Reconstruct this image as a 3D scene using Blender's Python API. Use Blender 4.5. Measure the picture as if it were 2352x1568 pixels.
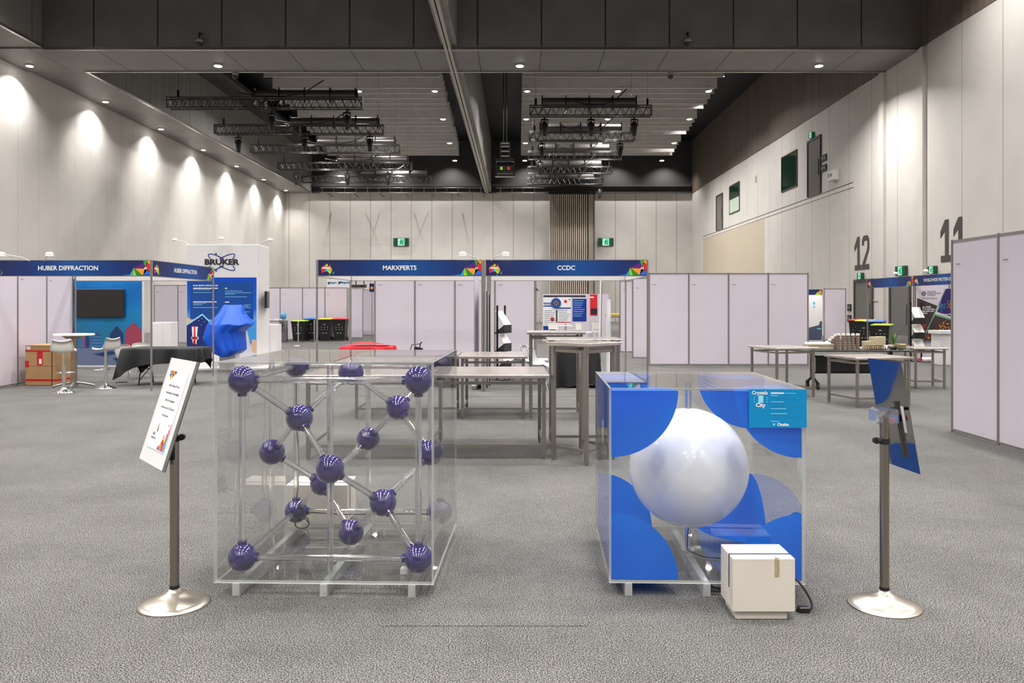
import bpy, math, random
from mathutils import Matrix, Vector
from math import sin, cos, pi, radians as R
S = bpy.context.scene
COL = S.collection
for o in list(bpy.data.objects): bpy.data.objects.remove(o)
random.seed(7)
# ------------------------------------------------------------------ camera
K = 1829.3            # focal length in pixels of the 2352 px frame
EYE = 1.65
cam = bpy.data.cameras.new('camera'); co = bpy.data.objects.new('camera', cam); COL.objects.link(co)
co.location = (0, 0, EYE); co.rotation_euler = (R(90), 0, 0)
cam.sensor_width = 36; cam.lens = K/2352*36
cam.shift_x = -12/2352; cam.shift_y = -86/2352
cam.clip_end = 300; cam.clip_start = .05
S.camera = co
# ------------------------------------------------------------------ view, world
S.view_settings.view_transform = 'Standard'; S.view_settings.look = 'None'
S.view_settings.gamma = 1; S.view_settings.use_curve_mapping = False
S.view_settings.exposure = 0.0
w = bpy.data.worlds.new('world'); S.world = w; w.use_nodes = True
w.node_tree.nodes['Background'].inputs[0].default_value = (.9, .95, 1, 1)
w.node_tree.nodes['Background'].inputs[1].default_value = .05
S.cycles.max_bounces = 10; S.cycles.diffuse_bounces = 3; S.cycles.glossy_bounces = 3
S.cycles.transmission_bounces = 9; S.cycles.transparent_max_bounces = 40
S.cycles.caustics_reflective = False; S.cycles.caustics_refractive = False
S.cycles.sample_clamp_indirect = 12
WARM = (1, .975, .945)
def light(name, kind, loc, power, size=.3, color=WARM, rot=(0, 0, 0), spot=None, blend=.5, spread=None, parent=None):
    l = bpy.data.lights.new(name, kind); l.energy = power; l.color = color
    if kind == 'AREA':
        l.shape = 'DISK'; l.size = size
        if spread: l.spread = R(spread)
    else:
        l.shadow_soft_size = size
    if kind == 'SPOT': l.spot_size = R(spot); l.spot_blend = blend
    o = bpy.data.objects.new(name, l); COL.objects.link(o); o.location = loc; o.rotation_euler = rot
    if parent: o.parent = parent
    return o
# the hall's grid of downlights over the front bays (outside the frame, in the ceiling)
FRONT_W = 365
for iy in range(8):
    for ix in range(6):
        light('hall_downlight', 'AREA', (-17+6.1*ix, -18+6.2*iy, 14.2), FRONT_W, 1.0, spread=130)
BAY_W = 380; WALL_W = 1300

def PX(px, Y): return (px-1188)*Y/K
def PZ(py, Y): return EYE-(py-698)*Y/K
def FY(py): return EYE*K/(py-698)
# ------------------------------------------------------------------ mesh builder
class MB:
    def __init__(s, M=None): s.v=[]; s.f=[]; s.mi=[]; s.sm=[]; s.M=M or Matrix.Identity(4); s.st=[]
    def push(s, M): s.st.append(s.M); s.M = s.M @ M; return s
    def pop(s): s.M = s.st.pop()
    def add(s, vs, fs, m=0, smooth=False):
        b = len(s.v); s.v += [tuple(s.M @ Vector(p)) for p in vs]
        for f in fs: s.f.append(tuple(b+i for i in f)); s.mi.append(m); s.sm.append(smooth)
        return s
    def box(s, x0, x1, y0, y1, z0, z1, m=0, me=None):
        vs = [(x, y, z) for z in (z0, z1) for y in (y0, y1) for x in (x0, x1)]
        fs = [(0,2,3,1),(4,5,7,6),(0,1,5,4),(2,6,7,3),(0,4,6,2),(1,3,7,5)]
        if me is None: return s.add(vs, fs, m)
        d = [z1-z0, z1-z0, y1-y0, y1-y0, x1-x0, x1-x0]; mn = min(d)
        for k, f in enumerate(fs):     # me: material of the narrow edge faces
            s.add([vs[i] for i in f], [(0,1,2,3)], m if d[k] == mn else me)
        return s
    def bbox(s, x0, x1, y0, y1, z0, z1, b=.005, m=0):     # chamfered box
        b = min(b, (x1-x0)/2.01, (y1-y0)/2.01, (z1-z0)/2.01)
        X=(x0,x1); Y=(y0,y1); Z=(z0,z1); vs=[]; idx={}
        for i in (0,1):
            for j in (0,1):
                for k in (0,1):
                    sx=b if i==0 else -b; sy=b if j==0 else -b; sz=b if k==0 else -b
                    idx[i,j,k]=len(vs)
                    vs += [(X[i],Y[j]+sy,Z[k]+sz),(X[i]+sx,Y[j],Z[k]+sz),(X[i]+sx,Y[j]+sy,Z[k])]
        g=lambda i,j,k,a: idx[i,j,k]+a
        fs=[]
        for q in (0,1):
            fs.append((g(q,0,0,0),g(q,1,0,0),g(q,1,1,0),g(q,0,1,0)))
            fs.append((g(0,q,0,1),g(1,q,0,1),g(1,q,1,1),g(0,q,1,1)))
            fs.append((g(0,0,q,2),g(1,0,q,2),g(1,1,q,2),g(0,1,q,2)))
        for p in (0,1):
            for q in (0,1):
                fs.append((g(p,q,0,0),g(p,q,0,1),g(p,q,1,1),g(p,q,1,0)))
                fs.append((g(p,0,q,0),g(p,0,q,2),g(p,1,q,2),g(p,1,q,0)))
                fs.append((g(0,p,q,1),g(0,p,q,2),g(1,p,q,2),g(1,p,q,1)))
        for c in idx.values(): fs.append((c,c+1,c+2))
        return s.add(vs, fs, m)
    def cyl(s, p0, p1, r0, r1=None, n=16, m=0, caps=True, smooth=True):
        r1 = r0 if r1 is None else r1
        p0=Vector(p0); p1=Vector(p1); d=(p1-p0)
        if d.length < 1e-9: return s
        q=d.to_track_quat('Z','Y').to_matrix()
        vs=[]
        for p,r in ((p0,r0),(p1,r1)):
            for i in range(n):
                a=2*pi*i/n; vs.append(p+q@Vector((r*cos(a), r*sin(a), 0)))
        s.add(vs, [(i,(i+1)%n,n+(i+1)%n,n+i) for i in range(n)], m, smooth)
        if caps:
            s.add(vs[:n], [tuple(range(n-1,-1,-1))], m); s.add(vs[n:], [tuple(range(n))], m)
        return s
    def tube(s, pts, r, n=8, m=0):
        pts=[Vector(p) for p in pts]; vs=[]; u=None
        for i,p in enumerate(pts):
            t=(pts[min(i+1,len(pts)-1)]-pts[max(i-1,0)]).normalized()
            if u is None: u=t.orthogonal().normalized()
            u=(u-t*u.dot(t)).normalized(); w_=t.cross(u)
            for k in range(n):
                a=2*pi*k/n; vs.append(p+(u*cos(a)+w_*sin(a))*r)
        fs=[(i*n+k,i*n+(k+1)%n,(i+1)*n+(k+1)%n,(i+1)*n+k) for i in range(len(pts)-1) for k in range(n)]
        s.add(vs, fs, m, True)
        s.add(vs[:n],[tuple(range(n-1,-1,-1))],m); s.add(vs[-n:],[tuple(range(n))],m)
        return s
    def lathe(s, prof, n=32, m=0, smooth=True, c=(0,0,0)):
        vs=[(c[0]+r*cos(2*pi*i/n), c[1]+r*sin(2*pi*i/n), c[2]+z) for r,z in prof for i in range(n)]
        fs=[(j*n+i,j*n+(i+1)%n,(j+1)*n+(i+1)%n,(j+1)*n+i) for j in range(len(prof)-1) for i in range(n)]
        return s.add(vs, fs, m, smooth)
    def sphere(s, c, r, n=32, k=16, m=0):
        prof=[(max(r*sin(pi*j/k),1e-4), -r*cos(pi*j/k)) for j in range(k+1)]
        return s.lathe(prof, n, m, True, c)
    def poly(s, pts, m=0): return s.add(pts, [tuple(range(len(pts)))], m)
    def flat(s, pts, y=0, m=0):   # polygon in the XZ plane facing -Y
        a=sum(pts[i][0]*pts[(i+1)%len(pts)][1]-pts[(i+1)%len(pts)][0]*pts[i][1] for i in range(len(pts)))
        if a<0: pts=pts[::-1]
        return s.poly([(p[0],y,p[1]) for p in pts], m)
    def rect(s, x0, z0, x1, z1, y=0, m=0): return s.flat([(x0,z0),(x1,z0),(x1,z1),(x0,z1)], y, m)
    def prism(s, pts, y0, y1, m=0):
        a=sum(pts[i][0]*pts[(i+1)%len(pts)][1]-pts[(i+1)%len(pts)][0]*pts[i][1] for i in range(len(pts)))
        if a<0: pts=pts[::-1]
        n=len(pts); vs=[(p[0],y0,p[1]) for p in pts]+[(p[0],y1,p[1]) for p in pts]
        return s.add(vs,[tuple(range(n)),tuple(range(2*n-1,n-1,-1))]+[(i,n+i,n+(i+1)%n,(i+1)%n) for i in range(n)],m)
    def disc(s, x, z, r, y=0, m=0, n=24, sx=1, a0=0, a1=2*pi):
        return s.flat([(x+sx*r*cos(a0+(a1-a0)*i/n), z+r*sin(a0+(a1-a0)*i/n)) for i in range(n)], y, m)
    def text(s, t, size, x=0, z=0, y=0, m=0, align='CENTER', bold=.02, sx=1, depth=.001, sp=1.0):
        cu=bpy.data.curves.new('t','FONT'); cu.body=t; cu.size=size; cu.align_x=align; cu.align_y='CENTER'
        cu.offset=bold*size; cu.space_character=sp; cu.resolution_u=3
        o=bpy.data.objects.new('t',cu); me=bpy.data.meshes.new_from_object(o)
        s.add([(x+sx*p.co.x, y, z+p.co.y) for p in me.vertices],[tuple(f.vertices) for f in me.polygons],m)
        bpy.data.objects.remove(o); bpy.data.curves.remove(cu); bpy.data.meshes.remove(me)
        return s
    def build(s, name, mats, parent=None, label=None, loc=None, rz=0):
        me=bpy.data.meshes.new(name); me.from_pydata(s.v, [], s.f)
        if not isinstance(mats,(list,tuple)): mats=[mats]
        for x in mats: me.materials.append(x)
        for p,a,b in zip(me.polygons, s.mi, s.sm): p.material_index=a; p.use_smooth=b
        me.update()
        o=bpy.data.objects.new(name, me); COL.objects.link(o)
        if parent: o.parent=parent
        if label: o['label']=label
        if loc: o.location=loc
        if rz: o.rotation_euler=(0,0,rz)
        return o
def thing(name, label, cat, loc=(0,0,0), rz=0, group=None):
    o=bpy.data.objects.new(name, None); COL.objects.link(o); o.empty_display_size=.1
    o.location=loc; o.rotation_euler=(0,0,rz); return tag(o,label,cat,group)
def tag(o, label, cat, group=None):
    o['label']=label; o['category']=cat
    if group: o['group']=group
    return o
def struct(mb, name, mats, loc=None, rz=0):
    o=mb.build(name, mats, None, None, loc, rz); o['kind']='structure'; return o
def dup(root, label, loc=None, rz=None, group=None):
    r=root.copy(); COL.objects.link(r); r['label']=label
    if loc is not None: r.location=loc
    if rz is not None: r.rotation_euler=(0,0,rz)
    if group: r['group']=group
    def rec(a,b):
        for ch in list(a.children):
            c=ch.copy(); COL.objects.link(c); c.parent=b; rec(ch,c)
    rec(root,r); return r
T=Matrix.Translation
def Rx(a): return Matrix.Rotation(a,4,'X')
def Ry(a): return Matrix.Rotation(a,4,'Y')
def Rz(a): return Matrix.Rotation(a,4,'Z')
def MT(x=0,y=0,z=0): return Matrix.Translation((x,y,z))
# ------------------------------------------------------------------ materials
def lin(c):
    return tuple(((v/255)/12.92 if v/255<=.04045 else ((v/255+.055)/1.055)**2.4) for v in c)
def nm(name):
    m=bpy.data.materials.new(name); m.use_nodes=True; nt=m.node_tree
    return m, nt, nt.nodes['Principled BSDF']
def mat(name, c, rough=.5, metal=0, spec=.5, noise=None, emit=None, es=0, coat=0, alpha=None, trans=0, aniso=0, bump=0, nsc=8):
    m,nt,b=nm(name); c=tuple(c)
    b.inputs['Base Color'].default_value=c+(1,); b.inputs['Roughness'].default_value=rough
    b.inputs['Metallic'].default_value=metal; b.inputs['Specular IOR Level'].default_value=spec
    b.inputs['Coat Weight'].default_value=coat; b.inputs['Coat Roughness'].default_value=.04
    if emit: b.inputs['Emission Color'].default_value=tuple(emit)+(1,); b.inputs['Emission Strength'].default_value=es
    if noise or bump:
        tc=nt.nodes.new('ShaderNodeTexCoord'); n=nt.nodes.new('ShaderNodeTexNoise'); n.inputs['Scale'].default_value=nsc
        n.inputs['Detail'].default_value=4
        nt.links.new(tc.outputs['Object'],n.inputs['Vector'])
        if noise:
            r=nt.nodes.new('ShaderNodeMapRange'); r.inputs[1].default_value=.3; r.inputs[2].default_value=.7
            r.inputs[3].default_value=1-noise; r.inputs[4].default_value=1+noise
            nt.links.new(n.outputs['Fac'],r.inputs[0])
            x=nt.nodes.new('ShaderNodeVectorMath'); x.operation='SCALE'; x.inputs[0].default_value=c
            nt.links.new(r.outputs[0],x.inputs['Scale']); nt.links.new(x.outputs[0],b.inputs['Base Color'])
        if bump:
            bp=nt.nodes.new('ShaderNodeBump'); bp.inputs['Strength'].default_value=bump; bp.inputs['Distance'].default_value=.01
            nt.links.new(n.outputs['Fac'],bp.inputs['Height']); nt.links.new(bp.outputs[0],b.inputs['Normal'])
    if aniso:
        b.inputs['Anisotropic'].default_value=aniso
        t=nt.nodes.new('ShaderNodeTangent'); t.direction_type='RADIAL'; t.axis='Z'; nt.links.new(t.outputs[0],b.inputs['Tangent'])
    return m
def seam_mat(name, c, seams, rough=.55, noise=.05, dark=.35, streak=0):
    """panelled surface; seams = [(axis, pitch, offset, width)] dark joint lines in object space"""
    m,nt,b=nm(name); N=nt.nodes; L=nt.links
    tc=N.new('ShaderNodeTexCoord'); sp=N.new('ShaderNodeSeparateXYZ'); L.new(tc.outputs['Object'],sp.inputs[0])
    cur=None
    for ax,pitch,off,wd in seams:
        a=N.new('ShaderNodeMath'); a.operation='SUBTRACT'; L.new(sp.outputs[ax],a.inputs[0]); a.inputs[1].default_value=off-pitch/2
        d=N.new('ShaderNodeMath'); d.operation='DIVIDE'; L.new(a.outputs[0],d.inputs[0]); d.inputs[1].default_value=pitch
        f=N.new('ShaderNodeMath'); f.operation='FRACT'; L.new(d.outputs[0],f.inputs[0])
        g=N.new('ShaderNodeMath'); g.operation='COMPARE'; L.new(f.outputs[0],g.inputs[0]); g.inputs[1].default_value=.5; g.inputs[2].default_value=wd/pitch/2
        if cur is None: cur=g
        else:
            x=N.new('ShaderNodeMath'); x.operation='MAXIMUM'; L.new(cur.outputs[0],x.inputs[0]); L.new(g.outputs[0],x.inputs[1]); cur=x
    n=N.new('ShaderNodeTexNoise'); n.inputs['Scale'].default_value=.8; n.inputs['Detail'].default_value=5
    if streak:
        mp=N.new('ShaderNodeMapping'); mp.inputs['Scale'].default_value=(6,6,.15); L.new(tc.outputs['Object'],mp.inputs[0]); L.new(mp.outputs[0],n.inputs['Vector'])
    else: L.new(tc.outputs['Object'],n.inputs['Vector'])
    r=N.new('ShaderNodeMapRange'); r.inputs[1].default_value=.3; r.inputs[2].default_value=.7; r.inputs[3].default_value=1-noise; r.inputs[4].default_value=1+noise
    L.new(n.outputs['Fac'],r.inputs[0])
    s1=N.new('ShaderNodeVectorMath'); s1.operation='SCALE'; s1.inputs[0].default_value=c; L.new(r.outputs[0],s1.inputs['Scale'])
    mx=N.new('ShaderNodeMix'); mx.data_type='RGBA'; L.new(cur.outputs[0],mx.inputs['Factor']); L.new(s1.outputs[0],mx.inputs['A'])
    mx.inputs['B'].default_value=tuple(v*dark for v in c)+(1,)
    L.new(mx.outputs['Result'],b.inputs['Base Color']); b.inputs['Roughness'].default_value=rough
    return m
def clear_mat(name, tint=(1,1,1), rough=.02, haze=0.0, hazecol=(.8,.8,.8), ior=1.49, gain=1.0):
    m=bpy.data.materials.new(name); m.use_nodes=True; nt=m.node_tree; N=nt.nodes; L=nt.links
    for n in list(N): N.remove(n)
    out=N.new('ShaderNodeOutputMaterial'); tr=N.new('ShaderNodeBsdfTransparent'); tr.inputs[0].default_value=tuple(tint)+(1,)
    gl=N.new('ShaderNodeBsdfGlossy'); gl.inputs['Roughness'].default_value=rough
    fr=N.new('ShaderNodeFresnel'); fr.inputs[0].default_value=ior
    ge=N.new('ShaderNodeNewGeometry'); bf=N.new('ShaderNodeMath'); bf.operation='SUBTRACT'; bf.inputs[0].default_value=gain; L.new(ge.outputs['Backfacing'],bf.inputs[1]); bf.use_clamp=True
    f2=N.new('ShaderNodeMath'); f2.operation='MULTIPLY'; f2.inputs[1].default_value=2; L.new(fr.outputs[0],f2.inputs[0])   # both faces of a sheet: 2F/(1+F)
    f1=N.new('ShaderNodeMath'); f1.operation='ADD'; f1.inputs[1].default_value=1; L.new(fr.outputs[0],f1.inputs[0])
    fd=N.new('ShaderNodeMath'); fd.operation='DIVIDE'; L.new(f2.outputs[0],fd.inputs[0]); L.new(f1.outputs[0],fd.inputs[1])
    ml=N.new('ShaderNodeMath'); ml.operation='MULTIPLY'; L.new(bf.outputs[0],ml.inputs[1]); L.new(fd.outputs[0],ml.inputs[0])
    mx=N.new('ShaderNodeMixShader'); L.new(ml.outputs[0],mx.inputs[0]); L.new(gl.outputs[0],mx.inputs[2])
    if haze:
        df=N.new('ShaderNodeBsdfDiffuse'); df.inputs[0].default_value=tuple(hazecol)+(1,)
        m2=N.new('ShaderNodeMixShader'); m2.inputs[0].default_value=haze; L.new(tr.outputs[0],m2.inputs[1]); L.new(df.outputs[0],m2.inputs[2]); L.new(m2.outputs[0],mx.inputs[1])
    else: L.new(tr.outputs[0],mx.inputs[1])
    L.new(mx.outputs[0],out.inputs[0]); return m
def film_mat(name, c, tr=.45):
    m=bpy.data.materials.new(name); m.use_nodes=True; nt=m.node_tree; N=nt.nodes; L=nt.links
    for n in list(N): N.remove(n)
    out=N.new('ShaderNodeOutputMaterial'); d=N.new('ShaderNodeBsdfDiffuse'); t=N.new('ShaderNodeBsdfTranslucent')
    for q in (d,t): q.inputs[0].default_value=tuple(c)+(1,)
    mx=N.new('ShaderNodeMixShader'); mx.inputs[0].default_value=tr; L.new(d.outputs[0],mx.inputs[1]); L.new(t.outputs[0],mx.inputs[2])
    L.new(mx.outputs[0],out.inputs[0]); return m
def emis(name, c, s):
    m=bpy.data.materials.new(name); m.use_nodes=True; nt=m.node_tree
    for n in list(nt.nodes): nt.nodes.remove(n)
    o=nt.nodes.new('ShaderNodeOutputMaterial'); e=nt.nodes.new('ShaderNodeEmission'); e.inputs[0].default_value=tuple(c)+(1,); e.inputs[1].default_value=s
    nt.links.new(e.outputs[0],o.inputs[0]); return m
def gradient_mat(name, stops, axis=0, a=0, b=1, noise=0, rough=.5):
    """a printed colour gradient along one object axis"""
    m,nt,bs=nm(name); N=nt.nodes; L=nt.links
    tc=N.new('ShaderNodeTexCoord'); sp=N.new('ShaderNodeSeparateXYZ'); L.new(tc.outputs['Object'],sp.inputs[0])
    mr=N.new('ShaderNodeMapRange'); mr.inputs[1].default_value=a; mr.inputs[2].default_value=b; L.new(sp.outputs[axis],mr.inputs[0])
    src=mr.outputs[0]
    if noise:
        n=N.new('ShaderNodeTexNoise'); n.inputs['Scale'].default_value=1.6; n.inputs['Detail'].default_value=6; L.new(tc.outputs['Object'],n.inputs['Vector'])
        q=N.new('ShaderNodeMath'); q.operation='MULTIPLY_ADD'; L.new(n.outputs['Fac'],q.inputs[0]); q.inputs[1].default_value=noise; L.new(src,q.inputs[2])
        q2=N.new('ShaderNodeMath'); q2.operation='SUBTRACT'; L.new(q.outputs[0],q2.inputs[0]); q2.inputs[1].default_value=noise/2; src=q2.outputs[0]
    cr=N.new('ShaderNodeValToRGB'); L.new(src,cr.inputs[0]); e=cr.color_ramp.elements
    while len(e)<len(stops): e.new(.5)
    for k,(p,c) in enumerate(stops): e[k].position=p; e[k].color=tuple(lin(c))+(1,)
    L.new(cr.outputs[0],bs.inputs['Base Color']); bs.inputs['Roughness'].default_value=rough
    return m
WALLC=lin((210,205,199))
M_wl=seam_mat('wall_panel_left',WALLC,[(1,1.47,36.9,.025)],noise=.04,dark=.72)
M_wr=seam_mat('wall_panel_right',WALLC,[(1,2.43,28.66,.035)],noise=.04,dark=.45)
M_wb=seam_mat('wall_panel_back',WALLC,[(0,1.87,PX(898,73),.06)],noise=.04,dark=.5)
M_bw=seam_mat('brown_timber_panel',lin((112,100,90)),[(1,2.43,28.66,.04)],noise=.18,dark=.45,streak=1)
M_dk=seam_mat('dark_timber_panel',lin((116,113,112)),[(0,2.53,-16.75,.06)],noise=.12,dark=.15,streak=0)
M_dky=seam_mat('dark_timber_panel_side',lin((138,134,131)),[(1,2.48,38.3,.04)],noise=.12,dark=.4,streak=1)
M_und=seam_mat('soffit_panel',lin((124,120,117)),[(0,2.53,-16.75,.05)],noise=.1,dark=.25)
M_undy=seam_mat('soffit_panel_side',lin((124,120,117)),[(1,2.9,35.0,.03)],noise=.12,dark=.5)
M_char=mat('charcoal_paint',lin((62,60,59)),.6,noise=.15,nsc=.6)
M_black=mat('black_paint',(.006,.006,.007),.6)
M_blk2=mat('black_metal',(.012,.012,.013),.35,metal=.4)
M_plast=mat('black_plastic',(.015,.015,.016),.35)
M_truss=mat('truss_metal',(.07,.068,.066),.3,metal=.9)
M_track=mat('aluminium_track',lin((150,146,140)),.3,metal=.8)
M_trackw=mat('pale_track',lin((175,170,160)),.4,metal=.3)
M_white=mat('white_laminate',lin((228,225,224)),.4,noise=.02)
M_panel=mat('white_booth_panel',lin((217,208,219)),.5,noise=.02,nsc=2)
M_alu=mat('anodised_aluminium',lin((165,163,160)),.35,metal=.75)
M_steel=mat('stainless_steel',lin((158,153,145)),.34,metal=.9,noise=.08,nsc=4)
M_top=mat('stainless_top',lin((205,195,187)),.26,metal=.8,noise=.05,nsc=3)
M_chrome=mat('chrome',(.8,.8,.8),.08,metal=1)
M_brush=mat('brushed_steel',lin((190,182,170)),.3,metal=1,aniso=.75)
M_pole=mat('satin_steel_pole',lin((158,150,138)),.3,metal=1)
M_mirror=mat('polished_steel_sheet',(.34,.33,.31),.06,metal=1)
M_wplast=mat('white_plastic',lin((232,230,224)),.25)
M_gplast=mat('grey_plastic',lin((190,190,192)),.35)
M_navy=mat('navy_print',lin((24,34,96)),.4)
M_wprint=mat('white_print',lin((240,240,242)),.5)
M_gprint=mat('grey_print',lin((120,122,128)),.5)
M_kprint=mat('dark_print',lin((40,40,46)),.5)
M_num=mat('dark_grey_numeral',lin((72,68,66)),.5)

M_acry=clear_mat('clear_acrylic',(.995,.998,.996),.015,haze=.006,hazecol=(.85,.87,.85),gain=1.0)
M_tube=clear_mat('clear_acrylic_tube',(.99,.99,.99),.04,haze=.035,hazecol=(.95,.95,.95),ior=1.6)
_nt=M_tube.node_tree; _o=[n for n in _nt.nodes if n.type=='OUTPUT_MATERIAL'][0]; _s=_o.inputs[0].links[0].from_socket
_g=_nt.nodes.new('ShaderNodeBsdfGlass'); _g.inputs['IOR'].default_value=1.3; _g.inputs['Roughness'].default_value=.02
_m=_nt.nodes.new('ShaderNodeMixShader'); _m.inputs[0].default_value=.5; _nt.links.new(_s,_m.inputs[1]); _nt.links.new(_g.outputs[0],_m.inputs[2]); _nt.links.new(_m.outputs[0],_o.inputs[0])
M_edge=clear_mat('sawn_acrylic_edge',(.95,.97,.95),.1,haze=.55,hazecol=(.72,.74,.70))
M_foot=clear_mat('frosted_acrylic',(.95,.97,.95),.08,haze=.5,hazecol=(.8,.8,.77))
M_film=film_mat('blue_film',lin((0,122,238)))
M_purp=mat('purple_plastic',lin((46,35,102)),.03,coat=.8,spec=.7)
M_opal=mat('opal_white',lin((230,230,232)),.12,coat=.3,emit=(1,1,1),es=.07)  # faint glow added to brighten the globe's shaded lower half
M_blueplate=mat('cyan_print',lin((0,140,200)),.35)
M_ltext=mat('pale_blue_print',lin((150,225,250)),.4)
M_cloth=mat('black_cloth',(.014,.014,.015),.85,bump=.3,nsc=30)
M_bcloth=mat('blue_cloth',lin((0,82,205)),.55)
M_red=mat('red_cloth',lin((205,30,45)),.8)
M_green=emis('exit_green',(.02,.75,.3),.9); M_exitw=emis('exit_white',(.5,1,.75),1.0); M_exitd=mat('exit_dark_green',(.006,.035,.02),.4,emit=(.01,.2,.08),es=.12)
M_lens=emis('lamp_lens',(1,.96,.9),45)
def cm(n,c,r=.5): return mat(n,lin(c),r)
C={k:cm('print_'+k,v) for k,v in dict(purple=(88,28,130),green=(60,165,60),red=(215,40,50),orange=(250,160,40),lime=(165,205,40),dgreen=(30,140,60),
   cyan=(40,185,220),blue=(30,110,215),magenta=(200,30,130),yellow=(245,215,40),teal=(0,120,140),pink=(235,90,130),tan=(200,160,110),sand=(214,196,170)).items()}
CN=list(C); CM=[C[k] for k in CN]
def ci(k,base=0): return base+CN.index(k)
# ------------------------------------------------------------------ setting
def carpet():
    m,nt,b=nm('grey_carpet'); N=nt.nodes; L=nt.links
    tc=N.new('ShaderNodeTexCoord')
    def noise(sc,det=2,ro=.6):
        n=N.new('ShaderNodeTexNoise'); n.inputs['Scale'].default_value=sc; n.inputs['Detail'].default_value=det; n.inputs['Roughness'].default_value=ro
        L.new(tc.outputs['Object'],n.inputs['Vector']); return n
    n1=noise(150,2,.85); n2=noise(1.1,4); n3=noise(14,3)
    cr=N.new('ShaderNodeValToRGB'); L.new(n1.outputs['Fac'],cr.inputs[0]); e=cr.color_ramp.elements
    e[0].position=.41; e[0].color=(.017,.0167,.0163)+(1,); e[1].position=.60; e[1].color=(.31,.299,.285,1)
    x=e.new(.5); x.color=(.080,.078,.0755,1)
    def rng(n,a,b_):
        r=N.new('ShaderNodeMapRange'); r.inputs[1].default_value=.3; r.inputs[2].default_value=.7; r.inputs[3].default_value=a; r.inputs[4].default_value=b_; L.new(n.outputs['Fac'],r.inputs[0]); return r
    r2=rng(n2,.86,1.14); r3=rng(n3,.92,1.08)
    mu=N.new('ShaderNodeMath'); mu.operation='MULTIPLY'; L.new(r2.outputs[0],mu.inputs[0]); L.new(r3.outputs[0],mu.inputs[1])
    # joint between carpet lengths: |y-4.083|<.004 and -.70<x<.37
    sp=N.new('ShaderNodeSeparateXYZ'); L.new(tc.outputs['Object'],sp.inputs[0])
    def cmpn(ax,c,w_):
        q=N.new('ShaderNodeMath'); q.operation='COMPARE'; L.new(sp.outputs[ax],q.inputs[0]); q.inputs[1].default_value=c; q.inputs[2].default_value=w_; return q
    a=cmpn(1,4.083,.004); c=cmpn(0,-.17,.53); an=N.new('ShaderNodeMath'); an.operation='MULTIPLY'; L.new(a.outputs[0],an.inputs[0]); L.new(c.outputs[0],an.inputs[1])
    iv=N.new('ShaderNodeMath'); iv.operation='MULTIPLY_ADD'; L.new(an.outputs[0],iv.inputs[0]); iv.inputs[1].default_value=-.8; iv.inputs[2].default_value=1
    m3=N.new('ShaderNodeMath'); m3.operation='MULTIPLY'; L.new(mu.outputs[0],m3.inputs[0]); L.new(iv.outputs[0],m3.inputs[1])
    s=N.new('ShaderNodeVectorMath'); s.operation='SCALE'; L.new(cr.outputs[0],s.inputs[0]); L.new(m3.outputs[0],s.inputs['Scale'])
    L.new(s.outputs[0],b.inputs['Base Color']); b.inputs['Roughness'].default_value=.95; b.inputs['Specular IOR Level'].default_value=.1
    bp=N.new('ShaderNodeBump'); bp.inputs['Strength'].default_value=.15; bp.inputs['Distance'].default_value=.003; L.new(n1.outputs['Fac'],bp.inputs['Height']); L.new(bp.outputs[0],b.inputs['Normal'])
    return m
XL,XR,YB,YF,ZS,ZC=-21.3,16.0,73.0,-22.0,11.8,16.6
b=MB(); b.box(XL-.5,XR+.5,YF,YB+.5,-.3,0); struct(b,'floor',carpet())
b=MB(); b.box(XL-.5,XL,YF,YB,0,ZC); struct(b,'wall_left',M_wl)
b=MB(); b.box(XR,XR+.5,YF,YB,0,ZS); struct(b,'wall_right',M_wr)
b=MB(); b.box(XR-.02,XR+.5,YF,YB,ZS,ZC); struct(b,'wall_right_upper',M_bw)
b=MB(); b.box(XL,XR,YB,YB+.5,0,ZS); struct(b,'wall_back',M_wb)
b=MB(); b.box(XL,XR,YB-.05,YB+.5,ZS,ZC); struct(b,'wall_back_upper',M_char)
b=MB(); b.box(XL-.5,XR+.5,YF-.5,YF,0,ZC); struct(b,'wall_front',M_char)
b=MB(); b.box(XL-.5,XR+.5,YF,YB+.5,ZC,ZC+.3); struct(b,'ceiling',M_black)
# left soffit with its inner fascia, wide cross beam, centre beam
b=MB(); b.box(XL,-18.8,YF,YB-.05,ZS,ZS+.12); struct(b,'trim_soffit_left',M_undy)
b=MB(); b.box(-19.0,-18.8,YF,YB-.05,ZS+.12,15.2); struct(b,'trim_fascia_left',M_dky)
b=MB(); b.box(-18.86,-18.74,YF,YB-.1,ZS-.03,ZS+.06); struct(b,'trim_track_left',M_track)
b=MB(); b.box(-18.8,XR-.02,31.5,31.7,ZS+.08,ZC); b.box(-18.8,XR-.02,34.4,34.6,ZS+.08,ZC); struct(b,'trim_cross_beam',M_dk)
b=MB(); b.box(XL+.01,XR-.02,31.5,34.6,ZS-.06,ZS+.08); struct(b,'trim_cross_beam_soffit',M_und)
b=MB()
b.box(-18.74,XR-.02,31.47,31.62,ZS-.1,ZS); b.box(-18.74,XR-.02,34.5,34.64,ZS-.1,ZS); struct(b,'trim_cross_beam_track',M_track)
b=MB(); b.box(-3.0,-2.38,YF,31.5,ZS+.08,ZC); b.box(-3.0,-2.38,34.6,YB-.05,ZS+.08,ZC); struct(b,'trim_centre_beam',M_dky)
b=MB()
for x in (-2.87,-2.71): b.box(x,x+.11,YF,YB-.05,ZS-.14,ZS+.1)
struct(b,'trim_centre_track',M_trackw)
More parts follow.
